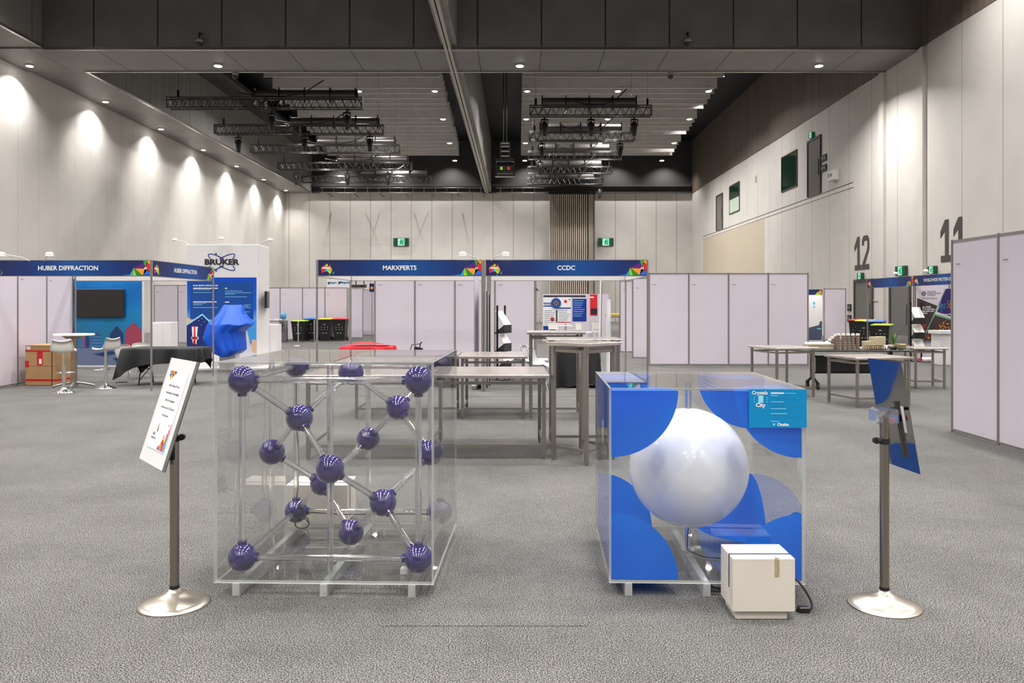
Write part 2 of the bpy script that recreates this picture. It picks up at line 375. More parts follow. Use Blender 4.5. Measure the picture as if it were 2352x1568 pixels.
# charcoal step between the left fascia and the ceiling, stiffening trims on back wall
b=MB(); b.box(-18.8,-17.3,34.7,YB-.1,15.2,15.5); struct(b,'trim_dark_ledge_left',M_char)
b=MB(); b.box(-18.7,XR-.05,YB-.45,YB-.06,12.35,12.6); b.box(-18.7,XR-.05,YB-.3,YB-.06,ZS-.02,ZS+.1); struct(b,'trim_back_band',M_char)
# right wall: piers, ledge line, recess, low rail
for y in (31.4,34.75):
    b=MB(); b.box(XR-.14,XR,y-.22,y+.22,0,ZS-.06); struct(b,'trim_pier_right',M_wr)
b=MB(); b.box(XR-.03,XR,37.9,68.5,7.22,7.42); b.box(XR-.03,XR,35.1,36.9,1.79,1.83); b.box(XR-.03,XR,33.9,34.4,1.79,1.83); struct(b,'trim_ledge_right',M_wr)
b=MB(); b.box(XR-.04,XR-.02,37.9,68.5,7.42,7.45); struct(b,'trim_ledge_shadow_gap',M_black)
M_rec=cm('beige_recess',(196,184,164))
b=MB(); b.box(XR-.012,XR,51.6,68.5,.0,7.2); struct(b,'trim_recess_panel',M_rec)
b=MB(); b.box(XR-.05,XR-.0,31.0,YB,ZS-.02,ZS+.03); struct(b,'trim_wall_line_right',M_bw)
def wR(px): return XR*K/(px-1188)          # depth of a pixel column on the right wall
M_door=cm('grey_door',(104,102,98),.35); M_frame=cm('dark_frame',(70,66,62),.4); M_dglass=mat('dark_green_glass',lin((28,52,44)),.06,coat=.6)
M_pglass=mat('pale_green_blind',lin((190,205,190)),.3)
def wall_door(n,pl,pr,zt,zb,kick=False):
    y0,y1=wR(pr),wR(pl)
    b=MB(); b.box(XR-.08,XR-.005,y0-.12,y0,zb,zt+.12); b.box(XR-.08,XR-.005,y1,y1+.12,zb,zt+.12); b.box(XR-.08,XR-.005,y0,y1,zt,zt+.12)
    b.box(XR-.09,XR-.04,y0+.18,y0+.22,zb+.5*(zt-zb)-.5,zb+.5*(zt-zb)+.35,2)
    o=struct(b,'door_%d'%n,[M_frame,M_door,M_alu])
    b=MB(); b.box(XR-.04,XR-.006,y0,y1,zb,zt); 
    if kick: b.box(XR-.055,XR-.04,y0,y1,zb,zb+.35,1)
    p=b.build('door_leaf',[M_door,M_alu],o); p['kind']='structure'
wall_door(1,1858,1885,PZ(322,wR(1871)),7.5)
wall_door(2,1647,1660,PZ(450,wR(1653)),7.5)
wall_door(3,1966,2004,2.68,.0)
wall_door(4,2048,2090,2.62,.0,True)
for n,(pl,pr,pt,pb,half) in enumerate([(1797,1831,359,422,0),(1677,1699,428,476,1)]):
    y0,y1=wR(pr),wR(pl); ym=(y0+y1)/2; z1=PZ(pt-4,ym); z0=PZ(pb+10,ym)
    b=MB(); t=.07
    b.box(XR-.06,XR-.005,y0-t,y0,z0-t,z1+t); b.box(XR-.06,XR-.005,y1,y1+t,z0-t,z1+t); b.box(XR-.06,XR-.005,y0,y1,z1,z1+t); b.box(XR-.06,XR-.005,y0,y1,z0-t,z0)
    o=struct(b,'window_%d'%(n+1),M_frame)
    b=MB(); b.box(XR-.03,XR-.006,y0,y1,z0,z1)
    if half: b.box(XR-.04,XR-.03,y0,y1,z0,z0+(z1-z0)*.5,1)
    p=b.build('pane',[M_dglass,M_pglass],o); p['kind']='structure'
# painted numerals on the right wall (facing -X; local x runs towards the camera)
def wallM(y,z): return MT(XR-.012,y,z)@Rz(-pi/2)
def one(b,x,h):
    w_=.26*h/1.56
    b.flat([(x+.22,0),(x+.22+w_,0),(x+.22+w_,h),(x+.22,h)]); b.flat([(x+.22,h),(x-.1,h-.42),(x-.1,h-.68),(x+.22,h-.42)])
    b.flat([(x-.06,0),(x+.68,0),(x+.68,.24),(x-.06,.24)],y=-.001)
b=MB(wallM(37.75,3.24)); one(b,.08,1.56); tag(b.build('painted_numeral',M_num),'painted dark grey figure one of the 12 on the right wall','wall number','painted door numbers')
b=MB(wallM(36.95,3.24))
o_=[(.0,0),(.78,0),(.78,.24),(.33,.24),(.74,.85),(.78,1.0),(.78,1.36),(.62,1.56),(.16,1.56),(0,1.36),(0,1.12),(.22,1.12),(.22,1.26),(.28,1.33),(.5,1.33),(.56,1.26),(.56,1.0),(.5,.86),(0,.22)]
b.flat(o_); tag(b.build('painted_numeral',M_num),'painted dark grey figure two of the 12 on the right wall','wall number','painted door numbers')
b=MB(wallM(30.1,3.22)); one(b,.1,1.58); tag(b.build('painted_numeral',M_num),'first painted dark grey figure one of the 11 on the right wall','wall number','painted door numbers')
b=MB(wallM(29.2,3.22)); one(b,.1,1.58); tag(b.build('painted_numeral',M_num),'second figure one of the 11, partly behind the near white partition','wall number','painted door numbers')
# exit signs
def exit_sign(M,w_,h_,label,drop=0):
    t=thing('exit_sign',label,'exit sign',group='green exit signs')
    b=MB(M); b.box(-w_/2,w_/2,-.12,0,-h_/2,h_/2); b.build('housing',M_exitd,t)
    b=MB(M); s=h_
    b.rect(-.42*s,-.45*s,.42*s,.45*s,-.122,0)
    b.rect(.08*s,-.36*s,.34*s,.36*s,-.124,1)
    b.disc(-.02*s,.24*s,.08*s,-.126,2); b.flat([(-.1*s,.12*s),(.08*s,.16*s),(.04*s,-.1*s),(-.1*s,-.06*s)],-.126,2)
    b.flat([(-.08*s,-.06*s),(.02*s,-.08*s),(-.12*s,-.36*s),(-.22*s,-.32*s)],-.126,2); b.flat([(0,-.08*s),(.08*s,-.12*s),(.2*s,-.34*s),(.12*s,-.38*s)],-.126,2)
    b.flat([(-.1*s,.1*s),(-.1*s,.02*s),(-.3*s,-.02*s),(-.3*s,.05*s)],-.126,2)
    b.build('running_man_panel',[M_exitw,M_green,M_exitd],t)
exit_sign(MT(PX(922,73),72.95,PZ(556,73)),1.4,.72,'green exit sign on the back wall above the MARXPERTS booth')
exit_sign(MT(PX(1391,73),72.95,PZ(556,73)),1.4,.72,'green exit sign on the back wall beside the ribbed screen')
for px,py,l in ((1867,311,'small exit sign above the upper floor door'),(1980,634,'small exit sign under the number 12'),(2146,620,'small exit sign under the number 11')):
    y=wR(px); exit_sign(MT(XR-.01,y,PZ(py,y))@Rz(-pi/2),.5,.3,l)
exit_sign(MT(XR-.01,wR(2074),PZ(622,wR(2074)))@Rz(-pi/2),.85,.4,'wide exit sign on the right wall between numbers 12 and 11')
def wall_plate(name,px,py,w_,h_,m,label,d=.05):
    y=wR(px); b=MB(MT(XR-.002,y,PZ(py,y))@Rz(-pi/2)); b.bbox(-w_/2,w_/2,-d,0,-h_/2,h_/2,.01,0)
    b.rect(-.35*w_,-.2*h_,-.1*w_,.25*h_,-d-.002,1); b.rect(0,-.15*h_,.35*w_,.15*h_,-d-.002,1); tag(b.build(name,[m,M_gprint]),label,'wall sign' if 'sign' in name else 'wall box')
wall_plate('door_sign',1893,363,.75,.35,M_kprint,'upper dark sign plate beside the upstairs door')
wall_plate('door_sign',1893,386,.75,.35,M_kprint,'lower dark sign plate beside the upstairs door')
wall_plate('door_sign',1952,706,.4,.33,M_kprint,'upper dark plate beside door 12 on the right wall')
wall_plate('door_sign',1952,731,.4,.33,M_kprint,'lower dark plate beside door 12 on the right wall')
wall_plate('wall_speaker',1920,403,.75,.5,M_white,'white box mounted on the right wall near the upstairs door',.3)
wall_plate('wall_box',1737,410,.3,.4,M_gplast,'small grey box on the upper right wall between the windows')
# ribbed screen on the back wall
t=thing('ribbed_screen','tall beige ribbed screen standing against the back wall','screen',(PX(1262,71.5),71.5,0))
W_=PX(1365,71.5)-PX(1262,71.5); n_=19
b=MB(); pts=[]
zt=PZ(446,71.5)
for i in range(n_):
    x=i*W_*.86/n_; p=W_*.86/n_
    b.add([(x,0,0),(x+.6*p,-.0,0),(x+.6*p,0,zt),(x,0,zt)],[(0,1,2,3)]); b.add([(x+.6*p,0,0),(x+.8*p,.35,0),(x+p,0,0),(x+.6*p,0,zt),(x+.8*p,.35,zt),(x+p,0,zt)],[(0,1,4,3),(1,2,5,4)],1)
b.build('ribs',[cm('rib_beige',(196,184,168)),cm('rib_brown',(104,88,74))],t)
b=MB(); b.box(W_*.87,W_*.98,-.1,.5,0,zt); b.box(W_*.98,W_,-.15,.5,0,zt,1); b.build('side_post',[cm('rib_side',(160,150,136)),M_frame],t)
b=MB(); b.box(-.1,W_+.1,-.2,.6,zt,zt+.18); b.build('head_rail',M_blk2,t)
# ------------------------------------------------------------------ downlights
def downlight(loc, power, label, group, spot=None, r=.15, spread=120):
    t=thing('downlight',label,'ceiling light',loc,group=group)
    b=MB(); b.cyl((0,0,0),(0,0,-.06),r*1.25,n=20); b.build('housing',M_trackw,t)
    b=MB(); b.cyl((0,0,-.062),(0,0,-.075),r,n=20); b.build('lens',M_lens,t)
    if spot: light('lamp','SPOT',(0,0,-.12),power,.06,parent=t,spot=spot[0],blend=spot[1],color=(1,.95,.86))
    else: light('lamp','AREA',(0,0,-.09),power,r*1.8,parent=t,spread=spread)
    return t
ORD=['first','second','third','fourth','fifth','sixth','seventh','eighth','ninth','tenth','eleventh','twelfth','thirteenth','fourteenth','fifteenth','sixteenth']
for i in range(7):
    y=33.6+6.2*i
    downlight((-20.57,y,ZS-.06 if i==0 else ZS),150,'%s wall-washing downlight along the left soffit, counted from the front'%ORD[i],'soffit downlights',r=.13)
for i in range(16):
    light('soffit_wallwash','SPOT',(-20.4,68.8-6.1*i,ZS-.12),WALL_W*.6,.05,rot=(0,R(-6),0),spot=78,blend=1,color=(1,.97,.92))
    light('soffit_wallwash','SPOT',(-20.4,68.8-6.1*i,ZS-.12),WALL_W*3.2,.05,rot=(0,R(-9),0),spot=32,blend=1,color=(1,.97,.92))
for i,px in enumerate((501,1194,1881)):
    downlight((PX(px,33.6),33.6,ZS-.06),700,'downlight under the wide cross beam, '+['in the left bay','just right of the centre beam','near the right wall'][i],'cross beam downlights',spread=140)
rows=[(48.3,14.6),(53.7,14.16),(58.9,13.6),(63.9,13.2)]
for j,(y,z) in enumerate(rows):
    for i,x in enumerate((-14.4,-9.6,-5.0,.6,6.1,11.6)):
        downlight((x,y,z),BAY_W,'%s ceiling light from the left in the %s row back'%(ORD[i],ORD[j]),'bay downlights',r=.16,spread=150)
# light aimed at back and right walls from the end of the hall
for x in (-16,-11,-6,1,9,13.5):
    light("back_wallwash","SPOT",(x,71.2,15.2),1300,.1,rot=(R(5),0,0),spot=110,blend=.8)
for y in (24.5,38,43,48,53,58,63,68,18,12):
    light("right_wallwash","SPOT",(12.6,y,15.4),300 if y>30 else 80,.1,rot=(0,R(16),0),spot=95,blend=.6)
# ------------------------------------------------------------------ ceiling baffles
M_baf=mat('grey_baffle',lin((226,222,219)),.6,noise=.06,nsc=2); M_bafe=cm('baffle_edge',(205,200,194),.5)
BY=[48.05,49.8,50.6,51.6,52.4,53.5,55.4,56.2,57.0,57.9,58.9,60.8,61.7,62.5,63.4,64.2]
BP=[175,201,213,225,237,248,270,279.5,288.7,298.7,307,323.7,331.8,340,348,355.6]
for side,(xa,xb) in enumerate(((-15.3,-4.7),(.3,12.5))):
    for k,(y,p) in enumerate(zip(BY,BP)):
        z=PZ(p,y); b=MB(); b.box(xa,xb,y,y+.06,z,min(z+1.1,ZC-.02)); b.box(xa,xb,y-.02,y+.08,z-.035,z,1)
        tag(b.build('ceiling_baffle',[M_baf,M_bafe]),'%s grey hanging ceiling baffle from the front, %s of the centre beam'%(ORD[k],['left','right'][side]),'baffle','grey ceiling baffles')
# ------------------------------------------------------------------ lighting trusses
def truss(x0,x1,y,z,label):
    t=thing('lighting_truss',label,'truss',(x0,y,z),group='black lighting trusses'); L_=x1-x0; h=.5; d=.42
    b=MB()
    for yy in (0,d):
        for zz in (0,h): b.cyl((0,yy,zz),(L_,yy,zz),.035,n=8)
    b.build('chords',M_truss,t)
    b=MB(); n=int(L_/.42)
    for yy in (0,d):
        for i in range(n):
            a=L_*i/n; c_=L_*(i+1)/n; m_=(a+c_)/2
            b.cyl((a,yy,0),(m_,yy,h),.017,n=5,caps=False); b.cyl((m_,yy,h),(c_,yy,0),.017,n=5,caps=False)
    for i in range(n+1): b.cyl((L_*i/n,0,0),(L_*i/n,d,0),.014,n=5,caps=False)
    for x in (0,L_*.5,L_):
        b.box(x-.02,x+.02,-.02,d+.02,-.02,h+.02)
    b.build('lacing',M_truss,t)
    b=MB(); b.tube([(L_*.35,.2,h+.3),(L_*.45,.2,h+.12),(L_*.6,.2,h+.1),(L_*.7,.2,h+.3),(L_*.8,.2,h+.9)],.03,6); b.tube([(L_*.1,.2,h+.02),(L_*.5,.15,h+.02),(L_*.9,.2,h+.02)],.03,6)
    b.build('cable',M_black,t)
    for x in (L_*.05,L_*.97):
        b=MB(); b.cyl((x,.2,h),(x,.2,ZC-z-.03),.007,n=5); b.cyl((x,.2,h+.05),(x,.2,h+.4),.06,n=8); b.build('hoist_wire',M_blk2,t)
    return t
def duct(x0,x1,y,z,label):
    t=thing('duct',label,'duct',(x0,y,z),group='hanging fabric ducts'); L_=x1-x0
    b=MB(); b.cyl((0,0,0),(L_,0,0),.26,n=20); b.build('duct_sleeve',mat('duct_fabric',lin((120,116,112)),.35,metal=.6),t)
    for i in range(5):
        x=L_*i/4; b=MB(); b.box(x-.03,x+.03,-.29,.29,-.45,.32); b.build('strap',M_blk2,t)
def stage_light(x,y,z,label):
    t=thing('stage_light',label,'stage light',(x,y,z),group='moving head lamps under the trusses')
    b=MB(); b.cyl((0,0,0),(0,0,-.12),.05,n=8); b.box(-.17,.17,-.05,.05,-.2,-.12); b.box(-.19,-.15,-.05,.05,-.5,-.14); b.box(.15,.19,-.05,.05,-.5,-.14); b.build('yoke',M_blk2,t)
    b=MB(); b.lathe([(.001,-1.02),(.1,-1.0),(.13,-.8),(.16,-.55),(.14,-.35),(.08,-.24),(.001,-.22)],14); b.build('head',M_plast,t)
lt=[(383,831,235,39.5),(492,880,296,45.5),(575,917,341,51.3),(637,945,381,57.6),(692,988,411,63.6)]
rt=[(1217,1497,253,41.1),(1216,1458,312,47.4),(1213,1428,356,53.5),(1212,1406,390,59.4),(1211,1386,416,64.9)]
for i,(a,c_,p,y) in enumerate(lt):
    truss(PX(a,y),PX(c_,y),y,PZ(p,y)-.25,'%s lighting truss from the front in the left bay'%ORD[i])
    duct(PX(a+(c_-a)*.45,y+.8),PX(a+(c_-a)*.97,y+.8),y+.9,PZ(p-27+2.5*i,y),'hanging duct roll above the %s left bay truss'%ORD[i])
for i,(a,c_,p,y) in enumerate(rt):
    truss(PX(a,y),PX(c_,y),y,PZ(p,y)-.25,'%s lighting truss from the front in the right bay'%ORD[i])
    duct(PX(a+(c_-a)*.1,y+.8),PX(a+(c_-a)*.87,y+.8),y+.9,PZ(p-27+2.5*i,y),'hanging duct roll above the %s right bay truss'%ORD[i])
sl=[(621,39.5,253,'first left truss, near its middle'),(795,39.5,250,'first left truss, near its right end'),(545,45.5,308,'second left truss, near its left end'),(697,45.5,306,'second left truss, at its middle'),(848,45.5,306,'second left truss, near its right end'),
 (678,57.6,392,'fourth left truss, near its left end'),(797,57.6,392,'fourth left truss, at its middle'),(890,57.6,392,'fourth left truss, near its right end'),
 (1251,41.1,266,'first right truss, near its left end'),(1358,41.1,266,'first right truss, at its middle'),(1458,41.1,266,'first right truss, near its right end'),
 (1245,47.4,323,'second right truss, near its left end'),(1425,47.4,323,'second right truss, near its right end'),(1241,53.5,366,'third right truss, near its left end'),(1378,64.9,427,'fifth right truss, near its right end')]
for px,y,py,l in sl: stage_light(PX(px,y),y+.2,PZ(py,y),'black moving head lamp hung under the '+l)
# speaker rig hung right of the centre beam
y=50; t=thing('hanging_rig','black equipment frame hung on rods right of the centre beam','rig',(PX(1160,y),y,PZ(406,y)))
b=MB(); b.box(-.62,.62,-.3,.3,0,.12); b.box(-.6,.6,-.3,.3,.95,1.1)
for x in (-.58,.58): b.box(x-.03,x+.03,-.3,.3,.1,1.0)
b.build('lower_frame',M_truss,t)
b=MB(); b.box(-.5,.5,-.2,.2,.2,.9); b.box(-.3,-.15,-.22,-.2,.4,.6,1); b.box(.15,.3,-.22,-.2,.4,.6,2); b.build('amplifier',[M_plast,C['lime'],C['red']],t)
b=MB()
for x in (-.28,.28):
    for yy in (-.2,.2): b.cyl((x,yy,1.1),(x,yy,2.1),.03,n=6)
for z in (1.3,1.6,1.9,2.1): b.box(-.3,.3,-.22,.22,z,z+.05)
b.build('upper_cage',M_truss,t)
b=MB(); b.cyl((-.1,0,2.1),(-.1,0,ZC-PZ(406,y)),.03,n=6); b.cyl((.1,0,2.1),(.1,0,ZC-PZ(406,y)),.03,n=6); b.build('hanging_rod',M_truss,t)
# dome cameras hung from the beams
for px,py,y,l in ((458,96,31.3,'left, on the front face of the cross beam'),(1580,96,31.3,'right, on the front face of the cross beam'),(540,172,34.9,'left, just behind the cross beam'),(1540,172,34.9,'right, just behind the cross beam')):
    t=thing('dome_camera','small dome camera '+l,'security camera',(PX(px,y),y,PZ(py,y)),group='dome cameras on the beam')
    b=MB(); b.lathe([(.001,.14),(.1,.12),(.15,.02),(.15,-.02)],16); b.build('housing',M_gplast,t)
    b=MB(); b.lathe([(.14,-.02),(.12,-.12),(.06,-.18),(.001,-.2)],16); b.build('dome',M_plast,t)
    b=MB(); b.cyl((0,0,.13),(0,0,.38),.03,n=8); 
    if y<32: b.box(-.03,.03,0,.18,.32,.38)
    b.build('bracket',M_plast,t)
# catwalk rail along the top of the back wall
y=70; t=thing('catwalk_rail','black and silver catwalk railing high on the back wall','railing',(0,y,PZ(443,y)))
b=MB()
for z in (0,.45): b.cyl((PX(735,y),0,z),(PX(1108,y),0,z),.03,n=6); b.cyl((PX(1140,y),0,z),(PX(1250,y),0,z),.03,n=6)
for i in range(15):
    x=PX(740+26*i,y); b.cyl((x,0,0),(x,0,.45),.025,n=6)
for i in range(4):
    x=PX(1150+26*i,y); b.cyl((x,0,0),(x,0,.45),.025,n=6)
b.build('rails',M_trackw,t)
b=MB()
for i in range(7):
    x=PX(750+60*i,y); b.box(x-.04,x+.04,0,YB-.5-y,-.03,.03)
b.build('wall_bracket',M_blk2,t)
# ================================================================== FOREGROUND EXHIBITS
YAW=-1.6
def case_panels(t,s,film=False,tk=.014):
    """six acrylic sheets; s = outside size; local origin at front-left floor corner of the box"""
    z0=.075; r=.375
    specs=[('front_panel',(0,s,0,tk,z0,z0+s)),('back_panel',(0,s,s-tk,s,z0,z0+s)),('left_panel',(0,tk,tk+.001,s-tk-.001,z0,z0+s)),('right_panel',(s-tk,s,tk+.001,s-tk-.001,z0,z0+s)),
           ('base_panel',(tk+.001,s-tk-.001,tk+.001,s-tk-.001,z0,z0+tk)),('top_panel',(tk+.001,s-tk-.001,tk+.001,s-tk-.001,z0+s-tk,z0+s))]
    for n,a in specs:
        b=MB(); b.box(*a,m=0,me=1); p=b.build(n,[M_acry,M_edge],t)
        if not film: continue
        g=.003; lo=tk+g; hi=s-tk-g
        q=24
        for i in (0,1):
            for j in (0,1):
                pts2=[(0,0)]+[(r*cos(pi/2*k/q),r*sin(pi/2*k/q)) for k in range(q+1)]
                def uv(u,v,l2=0): 
                    return (lo+u if i==0 else hi-u),(lo+v if j==0 else hi-v)
                b=MB(); P=[uv(u,v) for u,v in pts2]
                if n in('front_panel','back_panel'):
                    yy=tk+g if n=='front_panel' else s-tk-g; b.poly([(x,yy,z0+z) for x,z in P])
                elif n in('left_panel','right_panel'):
                    xx=tk+g if n=='left_panel' else s-tk-g; b.poly([(xx,y,z0+z) for y,z in P])
                else:
                    zz=z0+tk+g if n=='base_panel' else z0+s-tk-g; b.poly([(x,y,zz) for x,y in P])
                b.build('blue_quarter_disc',M_film,p)
    for k,fx in enumerate((.10,.5,.90)):
        x=fx*s; b=MB(); b.bbox(x-.021,x+.021,.0,s-.02,0,z0-.001,.003); b.build('foot',M_foot,t)
# ---- left case with the diamond lattice model
XC=PX(491,4.50); 
t=thing('acrylic_display_case','large clear acrylic cube case holding the purple ball lattice model','display case',(XC,4.50,0),R(YAW))
case_panels(t,1.247)
A_=1.02
lat=thing('crystal_lattice_model','model of purple balls joined by clear tubes inside the left acrylic case','crystal model',(-1.589+.004,4.59,.193),R(YAW))
P0=[(x,y,z) for x in (0,1) for y in (0,1) for z in (0,1)]+[(.5,.5,0),(.5,.5,1),(.5,0,.5),(.5,1,.5),(0,.5,.5),(1,.5,.5)]+[(.25,.25,.75),(.75,.75,.75),(.25,.75,.25),(.75,.25,.25)]
P0=[Vector(p) for p in P0]; bonds=[]
for i,a in enumerate(P0):
    for j,c_ in enumerate(P0):
        if j<=i: continue
        d=(a-c_).length
        if abs(d-math.sqrt(3)/4)<.01 or (abs(d-1)<.01 and i<8 and j<8): bonds.append((i,j))
vert=[((.5,0,.0),10),((.5,0,1),10)]
rb=.081; rt=.019
nb={i:[] for i in range(len(P0))}
for i,j in bonds: nb[i].append(P0[j]-P0[i]); nb[j].append(P0[i]-P0[j])
for i,p in enumerate(P0):
    b=MB(); b.sphere(p*A_,rb,40,24)
    for d in nb[i]:
        d=d.normalized(); b.cyl(p*A_+d*rb*.9,p*A_+d*(rb+.012),.027,n=16)
    b.build('ball',M_purp,lat)
for i,j in bonds:
    a=P0[i]*A_; c_=P0[j]*A_; d=(c_-a).normalized()
    b=MB(); b.cyl(a+d*(rb+.004),c_-d*(rb+.004),rt,n=18,caps=False); b.cyl(a+d*(rb+.004),c_-d*(rb+.004),rt*.72,n=18,caps=False)
    b.build('tube',M_tube,lat)
for (x,y,z0_,z1_) in ((.5,0,0,.5),(.5,0,.5,1),(.5,1,0,.5),(.5,1,.5,1),(0,.5,0,.5),(1,.5,0,.5),(0,.5,.5,1),(1,.5,.5,1)):
    b=MB(); lo=z0_*A_+(rb if z0_==.5 else -.085); hi=z1_*A_-(rb if z1_==.5 else -.08)
    b.cyl((x*A_,y*A_,lo+.003),(x*A_,y*A_,hi),rt,n=18,caps=False); b.build('support_tube',M_tube,lat)
b=MB(); b.tube([(.06,1.0,.0),(.3,1.0,-.015),(.6,1.02,-.02),(.8,1.02,-.015),(.97,1.0,-.01)],.004,6,0); b.build('wire',M_black,lat)
b=MB(); b.tube([(-.0,1.02,.9),(.0,1.02,.6),(.02,1.03,.3),(.0,1.02,.08)],.003,6); b.build('wire',M_black,lat)
b=MB(); b.tube([(.07+.045*cos(a/3),.93+.02*sin(a/2),-.06+.04*sin(a/3)) for a in range(26)],.004,6); b.build('wire_coil',M_black,lat)
b=MB(PXM:=MT(-.65,4.60,.112)); b.bbox(-.024,.024,-.02,.02,-.022,.02,.006); b.tube([(0,0,.02),(.002,0,.05)],.003,6); tag(b.build('charger_block',M_wplast),'small clear-white plug block lying on the floor of the lattice case','plug')
# ---- right case with the white globe
X2=PX(1399,4.50)
t=thing('acrylic_display_case','clear acrylic cube case with blue quarter discs holding the white globe','display case',(X2,4.50,0),R(YAW))
case_panels(t,1.10,True)
b=MB(); b.box(.782,1.102,-.012,-.002,.957,1.172); plate=b.build('information_plate',M_blueplate,t)
b=MB(); yy=-.0135
b.text('Crystals',.027,.841,1.152,yy,0,bold=.03); b.text('City',.031,.845,1.083,yy,0,bold=.035); b.text('Onsite',.023,.97,.975,yy,0,bold=.04)
b.disc(.92,.976,.006,yy,1)
b.text('Rhenium/Trioxide',.015,.902,1.151,yy,1,align='LEFT',bold=.03) if False else b.rect(.902,1.147,.975,1.155,yy,0)
for z,l in ((1.149,.0),(1.137,.04),(1.102,.07),(1.064,.085),(1.036,.09),(.993,.045)):
    if l: b.rect(.902,z-.0018,.902+l,z+.0018,yy,1)
b.rect(.98,1.149,1.04,1.152,yy,1)
for z in (1.125,1.118,1.09,1.083,1.076,1.052,1.024,1.017): b.rect(.902,z-.0006,1.06,z+.0006,yy,2)
for k in range(9): b.disc(.81+.035*(k%3),1.126-.012*(k//3),.0028,yy,1)
b.rect(.833,1.096,.860,1.138,yy-.0002,1)
b.build('lettering',[M_wprint,M_ltext,cm('cyan_faint',(40,160,215))],plate)
g=thing('white_globe','glossy white globe on a clear rod inside the blue-disc acrylic case','globe',(X2+.565,5.05,0))
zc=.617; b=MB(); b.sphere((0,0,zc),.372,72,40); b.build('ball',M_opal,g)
for z0_,z1_ in ((.098,zc-.365),(zc+.365,1.155)):
    b=MB(); b.cyl((0,0,z0_),(0,0,z1_),.02,n=20,caps=False); b.cyl((0,0,z0_),(0,0,z1_),.014,n=20,caps=False); b.build('rod',M_tube,g)
b=MB(); b.cyl((0,0,.094),(0,0,.1),.045,n=24); b.build('flange',M_foot,g)
b=MB(); b.tube([(.0,-.05,.35),(-.012,-.045,.2),(-.02,-.06,.11),(.06,-.16,.098),(.2,-.2,.098),(.33,-.22,.098),(.45,-.3,.1)],.004,6); b.build('power_wire',M_black,g)
# ---- white slotted box in front, and its twin behind the left case
def slotted_box(w_,d,h,label,loc,rz,tape=True):
    t=thing('white_slotted_box',label,'box',loc,rz)
    p=.045; b=MB(); b.bbox(-w_/2+.02,w_/2-.035,.02,d-.02,0,p+.002,.003); b.build('plinth',M_boxw,t)
    ys=.085
    b=MB(); b.bbox(-w_/2,w_/2,0,ys-.016,p,h,.004,0); b.bbox(-w_/2,w_/2,ys+.016,d,p,h,.004,0); b.box(-w_/2+.004,w_/2-.03,ys-.017,ys+.017,p,p+.10,0)
    b.build('body',M_boxw,t)
    b=MB(); b.box(-w_/2+.003,w_/2-.003,ys-.0159,ys+.0159,p+.1,h-.004); b.build('dark_insert',mat('slate_insert',lin((52,56,78)),.4),t)
    if tape:
        b=MB(); x=w_*.17; b.box(x,x+.024,-.0015,.0,h-.095,h-.005); b.box(x,x+.022,-.001,.02,h,h+.0012); b.build('tape_strip',mat('brown_tape',lin((176,160,124)),.35,noise=.2,nsc=60),t)
    return t
M_boxw=mat('cream_white_box',lin((220,212,200)),.45,noise=.03,nsc=5)
slotted_box(.325,.25,.325,'cream white slotted box with brown tape on the carpet before the blue-disc case',(PX(1755,4.15),4.15,0),0)
slotted_box(.455,.30,.32,'cream white slotted box behind the purple ball case',(PX(729,5.88),5.86,0),0,False)
def cable(name,pts,r,label,m=None,cat='cable'):
    b=MB(); P=[]; pts=[Vector(p) for p in pts]
    for i in range(len(pts)-1):
        a,b_,c_,d=pts[max(i-1,0)],pts[i],pts[i+1],pts[min(i+2,len(pts)-1)]
        for k in range(6):
            u=k/6; P.append(.5*((2*b_)+(c_-a)*u+(2*a-5*b_+4*c_-d)*u*u+(3*b_-a-3*c_+d)*u**3))
    P.append(pts[-1]); b.tube(P,r,6); return tag(b.build(name,m or M_black),label,cat)
cable('power_cable',[(1.135+.05*cos(a*.9)+.002*a,4.56+.05*sin(a*.9),.008+.003*a) for a in range(16)],.006,'coiled black cable on the carpet under the blue-disc case, left of the box')
cable('power_cable',[(1.47,4.7,.02),(1.5,4.45,.15),(1.54,4.35,.13),(1.585,4.3,.05),(1.57,4.27,.012),(1.50,4.28,.008)],.006,'black cable looping out beside the cream slotted box')
b=MB(MT(1.535,4.27,0)); b.bbox(-.03,.03,-.02,.02,0,.03,.005); tag(b.build('power_plug',M_plast),'black plug on the carpet right of the cream slotted box','plug')
# ---- sign stands
def stand(loc,label,zp,ring):
    t=thing('sign_stand',label,'sign stand',loc)
    b=MB(); b.lathe([(.001,.088),(.026,.087),(.035,.078),(.06,.06),(.1,.04),(.15,.02),(.185,.009),(.19,.004),(.19,0),(.001,0)],64); b.build('base',M_brush,t)
    b=MB(); b.cyl((0,0,.088),(0,0,zp),.0245,n=28); b.build('pole',M_pole,t)
    b=MB(); b.cyl((0,0,.085),(0,0,.105),.0265,n=24); b.build('collar',M_plast,t)
    b=MB(); b.cyl((0,0,ring),(0,0,ring+.03),.028,n=20); b.cyl((0,0,ring+.015),ringdir,.012,n=10); b.cyl(ringdir,tuple(Vector(ringdir)+Vector((0,.02,0))),.018,n=10); b.build('clamp',M_plast,t)
    return t
ringdir=(.045,-.02,.92)
t=stand((-1.887,4.385,0),'steel sign stand with a tilted white board on the left',.925,.895)
b=MB(); b.box(-.012,.012,-.045,-.02,.80,.99); b.build('board_bracket',M_blk2,t)
def board(parent_loc,cx,cy,cz,bb,tt,w_,h_,mats):
    return MT(cx-parent_loc[0],cy-parent_loc[1],cz)@Rz(bb)@Rx(-tt)
M_=board((-1.887,4.385),-1.953,4.456,1.047,-.885,.304,0,0,0)
b=MB(M_); b.bbox(-.2325,.2325,-.006,.006,-.299,.299,.002); bd=b.build('board',mat('white_foam_board',lin((226,226,226)),.4),t)
